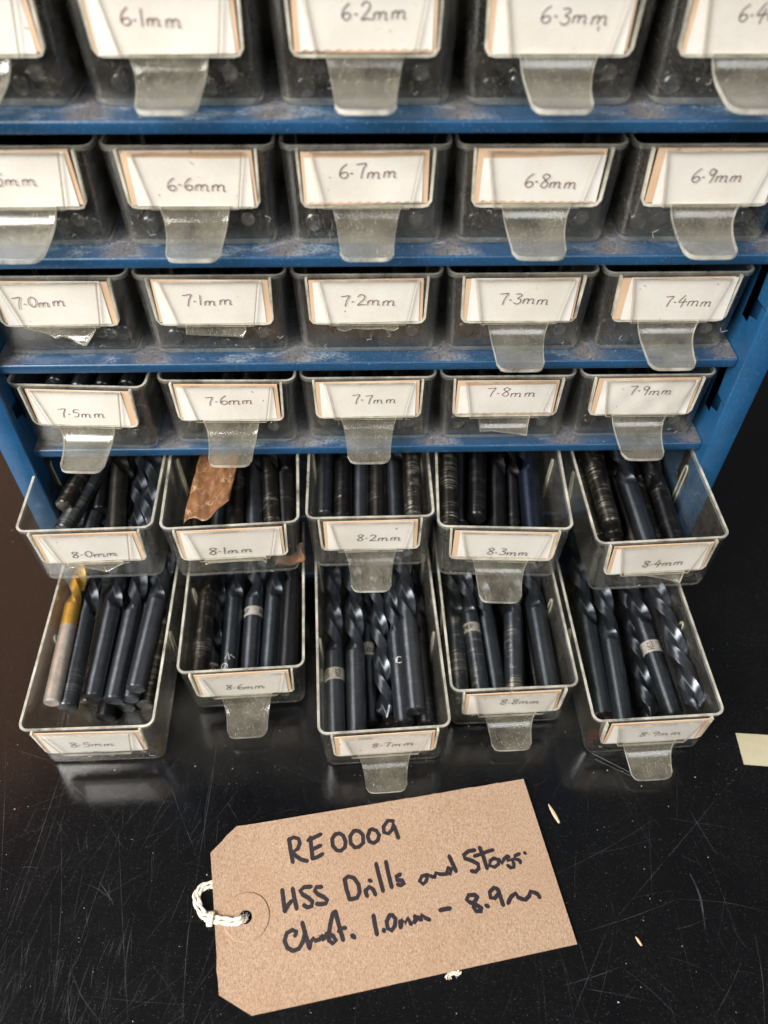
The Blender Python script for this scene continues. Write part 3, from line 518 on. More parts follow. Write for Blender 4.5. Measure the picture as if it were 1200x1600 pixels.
def side(sgn):
    X = 150.0
    # inner web with the slot cut-outs of each shelf row, front edge folded outward
    V, F = [], []
    prof = []  # (y, z) of the inner web's rear edge, bottom to top (the front strip)
    z = -97.6
    rows = []
    for k in range(-2, 5):
        zz = k * Q
        for y, dz in ((6.5, -4), (5.2, 3), (5.5, 17.0), (-0.6, 19.0), (-.4, 25.2), (4.6, 25.0), (5.6, 38), (6.5, 42.0)):
            rows.append((y, zz + dz))
    rows = [(6.5, -97.6)] + rows + [(6.5, HT)]
    for y, z in rows: V += [(sgn * X, -4.2, z), (sgn * X, y, z)]
    for i in range(len(rows) - 1): F.append((2 * i, 2 * i + 1, 2 * i + 3, 2 * i + 2))
    web = (V, F)
    # rear part of the web, right behind the slots, set back
    back = ([(sgn * (X + .02), 11, -97.6), (sgn * (X + .02), 150, -97.6), (sgn * (X + .02), 150, HT), (sgn * (X + .02), 11, HT)], [(0, 1, 2, 3)])
    # bridges
    br = []
    for k in range(-2, 5):
        br.append(([(sgn * (X + .04), 4.5, k * Q - 4), (sgn * (X + .04), 12, k * Q - 4), (sgn * (X + .04), 12, k * Q + 14), (sgn * (X + .04), 4.5, k * Q + 14)], [(0, 1, 2, 3)]))
    # folded front flange and outer skin
    pr = [(X, -4.2), (X + .3, -5.0), (X + 1.0, -5.3), (X + 9.6, -5.3), (X + 10.6, -5.0), (X + 11, -4.2), (X + 11, 152), (X + 10.2, 152), (X + 10.2, -3.6), (X + 9.4, -4.4), (X + 1.2, -4.4), (X + .8, -3.6)]
    n = len(pr); V, F = [], []
    for z in (-97.6, HT):
        for a, b in pr: V.append((sgn * a, b, z))
    for j in range(n): F.append((j, (j + 1) % n, (j + 1) % n + n, j + n))
    F.append(tuple(range(n))); F.append(tuple(range(n, 2 * n))[::-1])
    return join([web, back] + br + [(V, F)])
for sgn in (-1, 1):
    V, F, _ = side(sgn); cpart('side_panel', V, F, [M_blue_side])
V, F = box(-150, 150, 149, 150, -97.6, HT); cpart('back_panel', V, F, [M_blue_side], False)
V, F = box(-161, 161, -5.3, 152, HT, HT + 1.2); cpart('top_panel', V, F, [M_blue_side], False)
V, F = box(-149.5, 149.5, .5, 1.6, -97.5, -93.6 - 4.2); 

# ---------------------------------------------------------------- drawer parts
def rrect(hw, y0, y1, r, n=5):
    pts = []
    for cx, cy, a0 in ((hw - r, y0 + r, -90), (hw - r, y1 - r, 0), (-hw + r, y1 - r, 90), (-hw + r, y0 + r, 180)):
        for i in range(n + 1):
            a = math.radians(a0 + 90 * i / n); pts.append((cx + r * math.cos(a), cy + r * math.sin(a)))
    return pts
HH, HWD, DEP = 35.5, 28.8, 132.0
def shell_mesh():
    t = 1.1
    lv = [(0, 5.2, 1.3), (.35, 3.7, .8), (1.2, 2.6, .55), (2.6, 2.0, .5), (5, 1.7, .5), (HH - 2.2, .35, .3), (HH - 1.6, .0, 0), (HH, -.1, -.1)]
    V, F, I = [], [], []
    loops = []
    def add(pts, z): n = len(V); V.extend([(x, y, z) for x, y in pts]); loops.append(list(range(n, n + len(pts))))
    for z, ins, iy in lv: add(rrect(HWD - ins, iy, DEP - iy, max(1.2, 4.2 - ins * .3)), z)
    il = [(HH, t - .1, t - .1), (HH - 1.6, t + .1, t), (HH - 2.2, t + .35, t + .3), (5, t + 1.7, t + .5), (2.9, t + 2.0, t + .6), (1.9, t + 2.9, t + .9), (1.35, t + 4.4, t + 1.8)]
    for z, ins, iy in il: add(rrect(HWD - ins, iy, DEP - iy, max(1.0, 3.4 - ins * .25)), z)
    n = len(loops[0])
    for k in range(len(loops) - 1):
        a, b = loops[k], loops[k + 1]
        for i in range(n):
            F.append((a[i], a[(i + 1) % n], b[(i + 1) % n], b[i])); I.append(1 if k == 7 else (2 if k in (1, 2, 6, 8) else 0))
    F.append(tuple(loops[0])[::-1]); I.append(0); F.append(tuple(loops[-1])); I.append(0)
    return mesh('drawer_shell', V, F, [M_clear, M_edge, M_edge2], I)
SHELL = shell_mesh()
def rib_mesh():
    # an upright loop moulded on the side wall: two legs joined by a round top
    pts = [(0, -1.5, 2)] + [(0, -1.5, 24)] + [(0, -1.5 * math.cos(a), 24 + 3.2 * math.sin(a)) for a in (.5, 1.05, 1.57, 2.1, 2.64)] + [(0, 1.5, 24), (0, 1.5, 2)]
    V, F = tube(pts, .42, 6); return mesh('divider_rib', V, F, [M_edge])
RIB = rib_mesh()
def frame_mesh():
    half = [(-22.9, 34.8), (-22.3, 17.2), (-21.2, 15.6), (-19.4, 15.2), (-15.5, 15.2)]
    pts = [(x, -.95, z) for x, z in half] + [(-x, -.95, z) for x, z in half[::-1]]
    V, F = [], []; m_ = len(pts)
    for i, p in enumerate(pts):
        a = Vector(pts[min(i + 1, m_ - 1)]) - Vector(pts[max(i - 1, 0)]); a.normalize(); s = Vector((-a.z, 0, a.x)) * .42
        for dx, yy in ((-1, .3), (-1, -1.35), (1, -1.35), (1, .3)): V.append((p[0] + s.x * dx, yy, p[2] + s.z * dx))
    for i in range(m_ - 1):
        for j in range(4): F.append((i * 4 + j, i * 4 + (j + 1) % 4, i * 4 + 4 + (j + 1) % 4, i * 4 + 4 + j))
    F.append((0, 1, 2, 3)); F.append(tuple((m_ - 1) * 4 + j for j in (3, 2, 1, 0)))
    return mesh('label_frame', V, F, [M_edge])
FRAME = frame_mesh()
def cover_mesh():
    # trapezoid plate that holds the card in
    t = 1.0; o_ = [(-18.8, 34.6), (18.8, 34.6), (15.2, 14.9), (-15.2, 14.9)]
    y0 = -2.0
    V = [(x, y0, z) for x, z in o_] + [(x * .975, y0 - t, z - (.3 if z > 20 else -.3)) for x, z in o_] 
    F = [(0, 1, 2, 3), (7, 6, 5, 4)]; I = [0, 0]
    for i in range(4): F.append((i, i + 4, (i + 1) % 4 + 4, (i + 1) % 4)); I.append(1)
    return mesh('cover_plate', V, F, [M_cover, M_cedge], I, False)
COVER = cover_mesh()
prof = [(-1.6, 15.4), (-2.0, 13.6), (-2.8, 11.8), (-4.2, 10.2), (-6.4, 8.9), (-9.2, 7.9), (-12.2, 7.2), (-15.2, 6.7), (-18.0, 6.4), (-20.6, 6.2)]
PL = [0]
for a, b in zip(prof, prof[1:]): PL.append(PL[-1] + math.dist(a, b))
def on_prof(s):
    s = max(0, min(PL[-1] - 1e-6, s))
    for i in range(len(prof) - 1):
        if s <= PL[i + 1]:
            f = (s - PL[i]) / (PL[i + 1] - PL[i]); a, b = prof[i], prof[i + 1]
            d = ((b[0] - a[0]) / (PL[i + 1] - PL[i]), (b[1] - a[1]) / (PL[i + 1] - PL[i]))
            return (a[0] + (b[0] - a[0]) * f, a[1] + (b[1] - a[1]) * f), d
LEN = PL[-1]
def pull_mesh(cut=None, half=None, width=None, seed=0):
    """the curved finger pull; cut(u) gives the broken-off length for a snapped one"""
    rg = random.Random(seed); nu, nv, t = 16, 14, 1.15
    wf = width or (lambda f: 9.2 + 2.9 * (1 - f) ** 2.2)
    V, F, I = [], [], []
    grid = []
    for side_ in (0, 1):
        g = []
        for j in range(nv + 1):
            row = []
            for i in range(nu + 1):
                u = -1 + 2 * i / nu
                full = LEN if cut is None else cut(u)
                if cut is None:
                    wd = 9.2; rc = 3.6; ex = abs(u) * wd - (wd - rc)
                    if ex > 0: full -= rc - math.sqrt(max(0, rc * rc - ex * ex))
                    full -= .25 * u * u
                s = full * j / nv
                (y, z), d = on_prof(s)
                x = u * wf(s / LEN)
                nrm = (d[1], -d[0])  # (y, z) normal
                off = (t / 2) * (1 if side_ else -1)
                rimb = .35 if (i in (0, nu) or j == nv) else 0   # bead along the edge
                off *= 1 + rimb
                row.append(len(V)); V.append((x, y + nrm[0] * off, z + nrm[1] * off))
            g.append(row)
        grid.append(g)
    for sd, g in enumerate(grid):
        for j in range(nv):
            for i in range(nu):
                q = (g[j][i], g[j][i + 1], g[j + 1][i + 1], g[j + 1][i])
                F.append(q if sd else q[::-1]); I.append(0)
    a, b = grid
    for j in range(nv):
        F.append((a[j][0], b[j][0], b[j + 1][0], a[j + 1][0])); I.append(1)
        F.append((a[j][nu], a[j + 1][nu], b[j + 1][nu], b[j][nu])); I.append(1)
    for i in range(nu):
        F.append((a[nv][i], b[nv][i], b[nv][i + 1], a[nv][i + 1])); I.append(1)
        F.append((a[0][i], a[0][i + 1], b[0][i + 1], b[0][i])); I.append(1)
    return mesh('finger_pull', V, F, [M_pull, M_edge], I)
PULL = pull_mesh()
wflat = lambda f: 10.8
def interp(pts):
    def f(u):
        for (a, b), (c, d) in zip(pts, pts[1:]):
            if u <= c: return b + (d - b) * (u - a) / (c - a)
        return pts[-1][1]
    return f
BROKEN = {
 (2, 0): pull_mesh(interp([(-1, 1.2), (-.5, 3.0), (-.25, 5.2), (-.05, 4.0), (.35, 6.2), (.72, 8.4), (1, 2.0)]), width=lambda f: 13 - 4 * f),
 (2, 1): pull_mesh(interp([(-1, 4.0), (0, 4.6), (.7, 4.9), (.86, 5.6), (1, 3.0)]), width=lambda f: 11.6),
 (2, 2): pull_mesh(interp([(-1, 2.2), (-.8, 3.4), (-.5, 2.1), (0, 2.4), (.5, 2.2), (.85, 3.2), (1, 2.0)]), width=lambda f: 12),
 (3, 3): pull_mesh(interp([(-1, 7.0), (-.5, 6.8), (0, 7.6), (.6, 8.3), (1, 9.0)]), width=lambda f: 11.2 - f * 3),
 (4, 0): pull_mesh(interp([(-1, 2.6), (-.6, 2.0), (0, 4.2), (.4, 5.4), (.7, 3.0), (1, 1.4)]), width=lambda f: 12),
 (4, 1): pull_mesh(interp([(-1, 2.6), (-.9, 2.0), (0, 1.6), (.88, 2.0), (.95, 4.2), (1, 3.5)]), width=lambda f: 13),
 (4, 4): pull_mesh(interp([(-1, .6), (-.3, 1.2), (.3, 3.4), (.75, 5.8), (.92, 6.4), (.97, .8), (1, .6)]), width=lambda f: 13.5),
}
def card_mesh(seed):
    rg = random.Random(seed); y = -1.15
    dx = rg.uniform(-.5, .5); wl, wr = rg.uniform(21.0, 21.9), rg.uniform(21.0, 21.9); V, F = box(dx - wl, dx + wr, y, y + .5, 16.2, rg.choice([34.2, 34.5, 34.8]))
    return mesh('tan_card', V, F, [M_card], smooth=False)
def paper_mesh(seed, serrated=False, crumpled=False, dx=0.0, tilt=0.0, top=33.2):
    rg = random.Random(seed); n, mrow = 24, 8; V, F = [], []
    x0, x1 = -19.9 + rg.uniform(-.9, .5) + dx, 19.7 + rg.uniform(-.5, .9) + dx
    for j in range(mrow + 1):
        for i in range(n + 1):
            fx, fz = i / n, j / mrow
            x = x0 + (x1 - x0) * fx
            lo = 15.75 + (.5 if (serrated and i % 2) else 0) + (.9 if serrated else 0)
            hi = top + tilt * (fx - .5) * 3 + .15 * math.sin(fx * 7 + seed)
            z = lo + (hi - lo) * fz
            yy = -1.38 - .16 * math.sin(fx * 5 + seed) * math.sin(fz * 3 + seed * .7)
            if crumpled: yy -= .25 + .25 * math.sin(fx * 23) * math.sin(fz * 6 + fx * 5)
            V.append((x, yy, z))
    for j in range(mrow):
        for i in range(n):
            a = j * (n + 1) + i; F.append((a, a + 1, a + n + 2, a + n + 1))
    return mesh('paper_label', V, F, [M_paper])
V, F = [], []
for rr, yy in ((2.5, 0), (2.35, -.14), (1.9, -.14), (1.75, -.05)):
    for i in range(18): V.append((rr * math.cos(i * math.pi / 9), yy, rr * math.sin(i * math.pi / 9)))
for k in range(3):
    for i in range(18): F.append((k * 18 + i, k * 18 + (i + 1) % 18, k * 18 + 18 + (i + 1) % 18, k * 18 + 18 + i))
F.append(tuple(range(54, 72)))
BOSS = mesh('moulding_mark', V, F, [M_disc])
COLW = ['leftmost', 'second', 'middle', 'fourth', 'rightmost']
ROWN = ['top visible row', 'second row', 'third row', 'fourth row', 'fifth row', 'bottom row']
def size_of(rw, c): return 6.0 + rw * 0.5 + c * 0.1
PNOTE = {(0, 0): 'cut off at the left edge of the picture', (0, 1): 'with long finger pull', (0, 2): 'with perforated bottom edge on its label', (0, 3): 'with smudged ink on its label',
 (0, 4): 'cut off at the top right corner', (1, 0): 'cut off at the left side', (1, 1): 'with tan strip above the paper', (1, 2): 'with perforated label edge',
 (1, 3): 'with tan card showing round its label', (1, 4): 'at the right end of its row', (2, 0): 'with jagged snapped finger pull', (2, 1): 'with finger pull snapped to a short ledge',
 (2, 2): 'finger pull snapped to a white ragged edge', (2, 3): 'right of the one with a white ragged stub', (2, 4): 'beside the slotted right side panel', (3, 0): 'pulled slightly out so drill ends show',
 (3, 1): 'next to the slightly pulled out leftmost one', (3, 2): 'in the middle of its row', (3, 3): 'with finger pull broken at a slant', (3, 4): 'with crumpled white label',
 (4, 0): 'pulled half out, its pull a torn stub', (4, 1): 'pulled half out, holding waxed paper', (4, 2): 'pulled half out, intact pull', (4, 3): 'pulled half out with gaps between its drills',
 (4, 4): 'pull snapped to a sliver', (5, 0): 'pulled far out with no finger pull left', (5, 1): 'pulled out less than both neighbours', (5, 2): 'pulled out furthest, intact pull',
 (5, 3): 'pulled half out above the tag', (5, 4): 'red oil stain inside'}
DOBJ = {}
SERR = {(0, 2), (1, 2), (1, 3), (3, 3), (4, 3)}
for (rw, c, x, y, z, yaw, roll, pt, sx) in DRAWERS:
    rw, c = int(rw), int(c)
    size = '%.1f mm' % size_of(rw, c)
    state = 'closed' if rw < 4 else 'open'
    if rw == 0 and c == 0: lab = 'clear plastic drawer in the topmost row, ' + PNOTE[(0, 0)]
    else: lab = '%s drawer labelled %s, %s' % (state, size, PNOTE[(rw, c)])
    d = empty('clear_drawer', (x, y, z), (math.radians(pt), math.radians(-roll), math.radians(yaw)),
              label=lab, category='drawer', group='clear drawers of the blue cabinet')
    d.scale = (sx, 1, 1)
    DOBJ[(rw, c)] = d
    o = link('drawer_body', SHELL, d); d.rotation_mode = 'XYZ'
    for sg in (-1, 1):
        for yy in (50, 95):
            rb = link('divider_rib', RIB, d); rb.location = (sg * 26.5 * S, yy * S, 0); rb.rotation_euler = (0, math.radians(sg * 1.9), 0)
    link('label_frame', FRAME, d)
    tc_ = link('tan_card', card_mesh(rw * 5 + c), d); tc_.rotation_euler = (0, math.radians(random.uniform(-.9, .9)), 0)
    top = 34.3 if (rw * 5 + c) % 4 else 33.5
    if (rw, c) in ((1, 1), (1, 2), (1, 3), (3, 3)): top = 32.3
    tilt = {(1, 3): .5, (4, 4): .35, (3, 3): .2}.get((rw, c), 0)
    pp = link('paper_label', paper_mesh(rw * 5 + c, (rw, c) in SERR, (rw, c) == (3, 4), {(2, 4): 1.5, (1, 4): 1.5}.get((rw, c), 0), tilt, top), d)
    pp.rotation_euler = (0, math.radians(random.uniform(-.8, .8)), 0)
    cv = link('cover_plate', COVER, d)
    if (rw, c) in BROKEN: link('finger_pull', BROKEN[(rw, c)], d, label='finger pull snapped off short')
    elif (rw, c) != (5, 0):
        fp = link('finger_pull', PULL, d)
        if rw == 5 and c > 1: fp.scale = (1, .74, .97)
        elif rw > 3: fp.scale = (1, .88, .98)
        elif rw < 2: fp.scale = (1, 1.03, 1.04)
    bo = link('moulding_mark', BOSS, d); bo.location = (17.5 * S, .5 * S, 10.0 * S)
    if (rw, c) in TEXT_AT:
        a, b, zz = TEXT_AT[(rw, c)]
        rg = random.Random(rw * 31 + c)
        fn = lambda u, v: (u, -1.72 if (rw, c) != (3, 4) else -2.02, v)
        text = '%.1fmm' % size_of(rw, c)
        unit = sum(GL[ch][0] + .06 for ch in text)
        h = 4.5; xs = (b - a) / (unit * h)
        (V, F, _), wdt = write(text, a, zz - 0.6, h, 0.31 if rw < 4 else 0.38, fn, xs, 0.04, rg, rg.uniform(-.03, .03))
        link('handwriting', mesh('handwriting', V, F, [M_pen if rw < 4 else M_pen2], smooth=False), pp)

# ---------------------------------------------------------------- twist drills
def shank_mesh(R_, l, name='shank'):
    V, F = [], []; n = 20
    st_ = [(0, .3), (0, R_ - .55), (.5, R_), (l * .33, R_), (l * .66, R_), (l + .05, R_)]
    for y, rr in st_:
        for k in range(n):
            a = 2 * math.pi * k / n; V.append((rr * math.cos(a), y, rr * math.sin(a)))
    for i in range(len(st_) - 1):
        for k in range(n):
            a, b = i * n + k, i * n + (k + 1) % n; F.append((a, a + n, b + n, b))
    F.append(tuple(range(n)))
    return V, F
def flute_verts(R_, l0, l1, nseg=64, n=36):
    """fluted part: two helical grooves that run out into the round shank, and a pointed end"""
    V, F = [], []; lead = 2 * R_ * 5.6
    for i in range(nseg + 1):
        f = i / nseg; y = l0 + (l1 - l0) * f
        tw = 2 * math.pi * (y - l0) / lead
        dep = min(1, max(0, (y - l0) / (R_ * 2.2))); dep = math.sin(dep * math.pi / 2) ** .8
        end = max(0, (y - (l1 - R_ * .75)) / (R_ * .75)); sc = 1 - .93 * end
        for k in range(n):
            a = 2 * math.pi * k / n
            g = ((a) % math.pi) / math.pi          # 0..1 inside each half
            c = 0.0
            if g < .60:
                c = math.sin(min(1, g / .60) * math.pi) ** .65
            relief = .045 if g > .68 else 0
            rr = R_ * (1 - dep * (.66 * c + relief)) * sc
            V.append((rr * math.cos(a + tw), y, rr * math.sin(a + tw)))
    for i in range(nseg):
        for k in range(n):
            a, b = i * n + k, i * n + (k + 1) % n; F.append((a, a + n, b + n, b))
    F.append(tuple(nseg * n + k for k in range(n))[::-1])
    return V, F
SH, FL = {}, {}
def drill_meshes(R_, ls, lt, kind):
    key = (round(R_, 1), ls, lt, kind)
    if key not in SH:
        ms, mf = (M_silver, M_gold) if kind == 'gold' else (M_steel, M_steel)
        if kind == 'gold':
            v1, f1 = shank_mesh(R_, ls); n = len(v1)
            v2, f2 = shank_mesh(R_ * 1.003, 12)
            v2 = [(a, b + ls - 12, c) for a, b, c in v2]
            V, F, _ = join([(v1, f1), (v2, f2[20:])])
            I = [0] * len(f1) + [1] * len(f2[20:])
            SH[key] = mesh('shank', V, F, [M_silver, M_gold], I)
        else: SH[key] = mesh('shank', *shank_mesh(R_, ls), [ms])
        nseg = 64 if kind != 'dim' else 22; nn = 36 if kind != 'dim' else 16
        FL[key] = mesh('fluted_body', *flute_verts(R_, ls, lt, nseg, nn), [mf])
        FL[key].set_sharp_from_angle(angle=math.radians(50))
    return SH[key], FL[key]
SHADE = [(0.100, 0.110, 0.128), (0.086, 0.098, 0.114), (0.042, 0.043, 0.048), (0.066, 0.060, 0.054), (0.038, 0.048, 0.078)]
def ring_mesh(R_, wd):
    n = 24; V, F = [], []
    for y, rr in ((0, R_), (0.05, R_ + .06), (wd - .05, R_ + .06), (wd, R_)):
        for k in range(n): V.append((rr * math.cos(2 * math.pi * k / n), y, rr * math.sin(2 * math.pi * k / n)))
    for i in range(3):
        for k in range(n):
            a, b = i * n + k, i * n + (k + 1) % n; F.append((a, a + n, b + n, b))
    return mesh('bare_ring', V, F, [M_ring])
def make_drill(x, y, z, yaw, pt, kind, R_, shade, wear, lab, grp, spin=None, dim=False):
    ls, lt = (46, 122)
    if kind == 'f': ls = 15
    if kind == 'gold': ls = 50
    flip = kind == 't'
    a = math.radians(yaw); p = math.radians(pt)
    dirv = Vector((-math.sin(a) * math.cos(p), math.cos(a) * math.cos(p), math.sin(p)))
    loc = Vector((x, y, z))
    spin = random.uniform(0, 6.28) if spin is None else spin
    M = Matrix.Rotation(a, 4, 'Z') @ Matrix.Rotation(p, 4, 'X')
    if flip:
        loc = loc + dirv * lt; M = M @ Matrix.Rotation(math.pi, 4, 'Z')
    M = M @ Matrix.Rotation(spin, 4, 'Y')
    e = empty('twist_drill', loc, M.to_euler(), label=lab, category='drill bit', group=grp)
    ms, mf = drill_meshes(R_, ls, lt, 'gold' if kind == 'gold' else ('dim' if dim else 'std'))
    jit = random.uniform(.8, 1.2); sc = SHADE[shade]
    for nm, me in (('shank', ms), ('fluted_body', mf)):
        o = link(nm, me, e); o.color = (sc[0] * jit, sc[1] * jit, sc[2] * jit, wear if nm == 'shank' else wear * .4)
    if kind in ('r', 'b', 'f'):
        wd = 6.0 if kind == 'b' else 5.0
        y0 = {'r': 36, 'b': 31, 'f': 5}[kind]
        if R_ < 3.6: y0 = 34; wd = 7
        rg_ = link('bare_ring', ring_mesh(R_, wd), e); rg_.location = (0, y0 * S, 0)
        # engraving faces up whatever the spin: build round the whole ring
        parts = []
        text = {'f': 'DORMER', 'r': 'DORMER', 'b': 'ENG'}[kind]
        hh = 2.2 if kind != 'b' else 2.4
        if kind == 'b':
            fn0 = lambda off, RR=R_: (lambda u, v: ((RR + .10) * math.cos(v / RR + off), u, (RR + .10) * math.sin(v / RR + off)))
            # words set along the shank axis, in two lines
            for q in range(5):
                off = q * 2 * math.pi / 5
                (V, F, _), w_ = write('ENG' if q % 2 else 'HSS', 1.0, 0, hh, .38, fn0(off), .95, 0)
                parts.append((V, F))
        else:
            u = 0
            for q in range(2):
                fn1 = lambda u, v, RR=R_, off=q * math.pi: ((RR + .10) * math.cos(-u / RR + off), v, (RR + .10) * math.sin(-u / RR + off))
                (V, F, _), w_ = write(text, 0, 1.4, hh, .36, fn1, 1.0, 0)
                parts.append((V, F))
        V, F, _ = join(parts)
        link('engraved_lettering', mesh('engraved_lettering', V, F, [M_ink_dark], smooth=False), rg_)
    return e
ordn = ['first', 'second', 'third', 'fourth', 'fifth', 'sixth', 'seventh', 'eighth', 'ninth', 'tenth']
for (rw, c, x, y, z, yaw, kind, R_, sh, wr, lab) in DRILLS:
    size = '%.1f mm' % size_of(rw, c)
    pt = [0, 0, 0, 0, 1.0, 2.0][rw]
    l = (lab + ' in the open ' + size + ' drawer').split()
    if len(l) > 14: l = (lab + ' in the ' + size + ' drawer').split()
    e = make_drill(x, y, z, yaw, pt, kind, R_, sh, wr, ' '.join(l), 'twist drills lying in the open drawers')
    if 'white stamped' in lab or 'round stamped' in lab:
        parts = []
        inv = e.rotation_euler.to_matrix().inverted(); up = inv @ Vector((0.0, -.35, .95)); a0 = math.atan2(up.z, up.x)
        fn = lambda u, v, RR=R_: ((RR + .06) * math.cos(a0 - u / RR), v, (RR + .06) * math.sin(a0 - u / RR))
        y0 = 8 if 'white' in lab else 30
        parts.append(ribbon([(1.6 * math.cos(t) - (1.5 if 'white' in lab else 0), y0 + 1.6 * math.sin(t)) for t in [i * .45 for i in range(15)]], .35, fn))
        parts.append(ribbon([(-1.2 - .5, y0 - 1), (.2 - 1.2, y0), (-.6, y0 + 1)], .35, fn))
        if 'white' in lab:
            parts.append(ribbon([(-1.5, y0 + 4), (-.2, y0 + 7), (.6, y0 + 3.6)], .35, fn)); parts.append(ribbon([(1, y0 + 6), (3, y0 + 4.6)], .35, fn))
        V, F, _ = join(parts); link('stamped_mark', mesh('stamped_mark', V, F, [M_white_mark], smooth=False), e)

# bottom layer of the half-open row, dim below the rest
rg = random.Random(5)
for c in range(5):
    D = [d for d in DRAWERS if d[0] == 4 and d[1] == c][0]
    for k in range(5):
        lx = -20 + k * 10 + rg.uniform(-.5, .5)
        if c == 0 and k in (0,): continue
        if c == 4 and k == 0: continue
        size = '%.1f mm' % size_of(4, c)
        a = math.radians(D[5])
        yy = rg.uniform(5, 16)
        x = D[2] + lx * math.cos(a) - yy * math.sin(a); y = D[3] + yy
        make_drill(x, y, -46.6 + 1.5 + 4.4, D[5] + rg.uniform(-.6, .6), 1.0, 's', 4.2, rg.choice([0, 1, 2, 3]), rg.choice([0, .3, .8]),
                   'bottom layer drill in the %s half-open drawer, labelled %s' % (COLW[c], size), 'bottom layer drills of the half open row')
# drills of the closed drawers, seen dimly through the clear fronts
for (rw, c, x0, y0, z0, yaw, roll, pt, sx) in DRAWERS:
    rw, c = int(rw), int(c)
    if rw > 3: continue
    R_ = round((3.1, 3.4, 3.6, 4.0)[rw], 1)
    size = '%.1f mm' % size_of(rw, c)
    slots = [(lx, 1.5 + R_) for lx in (-19, -9.5, 0, 9.5, 19)] + [(lx, 1.5 + R_ + 2 * R_ + .3) for lx in (-14.5, -4.5, 5, 14.5)]
    if (rw, c) == (3, 0): slots = [(lx, 1.5 + R_) for lx in (-19, -9, 1, 11, 20)] + [(lx, 2 + 3 * R_) for lx in (-18, -8, 2, 12, 20.5)] + [(lx, 2.3 + 5 * R_ + dz) for lx, dz in ((-14, -1), (-3.5, 0), (7, .5), (17, 0))]
    for i, (lx, zz) in enumerate(slots):
        a = math.radians(yaw); yy = rg.uniform(4, 12) if rw > 0 else rg.uniform(2.5, 8)
        top = (rw, c) == (3, 0) and i > 9
        if top: yy = rg.uniform(8.5, 10.5); zz = rg.uniform(25.5, 27.5)
        lx += rg.uniform(-.5, .5)
        x = x0 + lx * math.cos(a) - yy * math.sin(a); y = y0 + yy * math.cos(a) + lx * math.sin(a)
        lab = 'dim drill inside the %s closed drawer of the %s row, labelled %s' % (COLW[c], ['top', 'second', 'third', 'fourth'][rw], size)
        grp = 'drills inside the closed %s drawer' % size
        if rw == 0 and c == 0: lab = 'dark drill inside the closed drawer at the top left corner'
        if top: lab = '%s drill end from the left, in the gap over the 7.5 mm drawer front' % ordn[i - 10]; grp = 'drill ends in the 7.5 mm drawer'
        make_drill(x, y, z0 + zz, yaw + rg.uniform(-.5, .5), 0, 's', R_, rg.choice([0, 2, 2, 3]), rg.choice([0, .2, .7]), lab, grp, dim=True)

# ---------------------------------------------------------------- waxed paper and stain
def sheet(name, outline_fn, nu, nv, mats, **kw):
    V = [outline_fn(i / nu, j / nv) for j in range(nv + 1) for i in range(nu + 1)]
    F = [(j * (nu + 1) + i, j * (nu + 1) + i + 1, (j + 1) * (nu + 1) + i + 1, (j + 1) * (nu + 1) + i) for j in range(nv) for i in range(nu)]
    return V, F
def wax(u, v):
    x = -83 + 19.5 * u + 3 * v; y = -27 + 62 * v + 5.5 * (1 - v) * (0 if u < .55 else (u - .55) / .45 * 1.6) + .8 * math.sin(u * 9)
    z = -19.5 + 1.2 * abs(math.sin(u * 5 + v * 4)) + 1.1 * abs(math.sin(u * 7 - v * 13)) + .5 * abs(math.sin(u * 15 + v * 9)) + 2.5 * u
    return (x, y, z)
V, F = sheet('w', wax, 22, 44, None)
o = link('waxed_paper', mesh('waxed_paper', V, F, [M_waxed]), label='crumpled orange-brown waxed paper tucked in the open 8.1 mm drawer', category='paper')
sd = o.modifiers.new('thickness', 'SOLIDIFY'); sd.thickness = .25 * S
def wax2(u, v):
    return (-45 + 14 * u + 0.6 * math.sin(v * 7), -33.3 + 1.3 * math.sin(u * 8) * v + .8 + 5 * v, -43.5 + 7 * v + 1.6 * u + 1.0 * math.sin(u * 9))
V, F = sheet('w', wax2, 14, 8, None)
o = link('waxed_paper', mesh('waxed_paper_scrap', V, F, [M_waxed]), label='small scrap of orange waxed paper behind the lower front of the 8.1 mm drawer', category='paper')
sd = o.modifiers.new('thickness', 'SOLIDIFY'); sd.thickness = .25 * S
d = DOBJ[(5, 4)]
pts = [(-24.0 + 44 * i / 14, 3.4 + .1 * (i % 2), 0) for i in range(15)]
V, F = [], []
for i, p in enumerate(pts):
    h = 2.2 + 1.6 * abs(math.sin(i * 1.3)) ; hh = 3.2 + 2.2 * abs(math.sin(i * .9 + 1))
    V += [(p[0], 3.2, 4.5 + hh), (p[0], 4.5, 1.6), (p[0], 4.5 + h * 2, 1.6)]
for i in range(14):
    for k in range(2): F.append((i * 3 + k, i * 3 + k + 1, i * 3 + k + 4, i * 3 + k + 3))
link('oil_stain', mesh('oil_stain', V, F, [M_stain]), d)

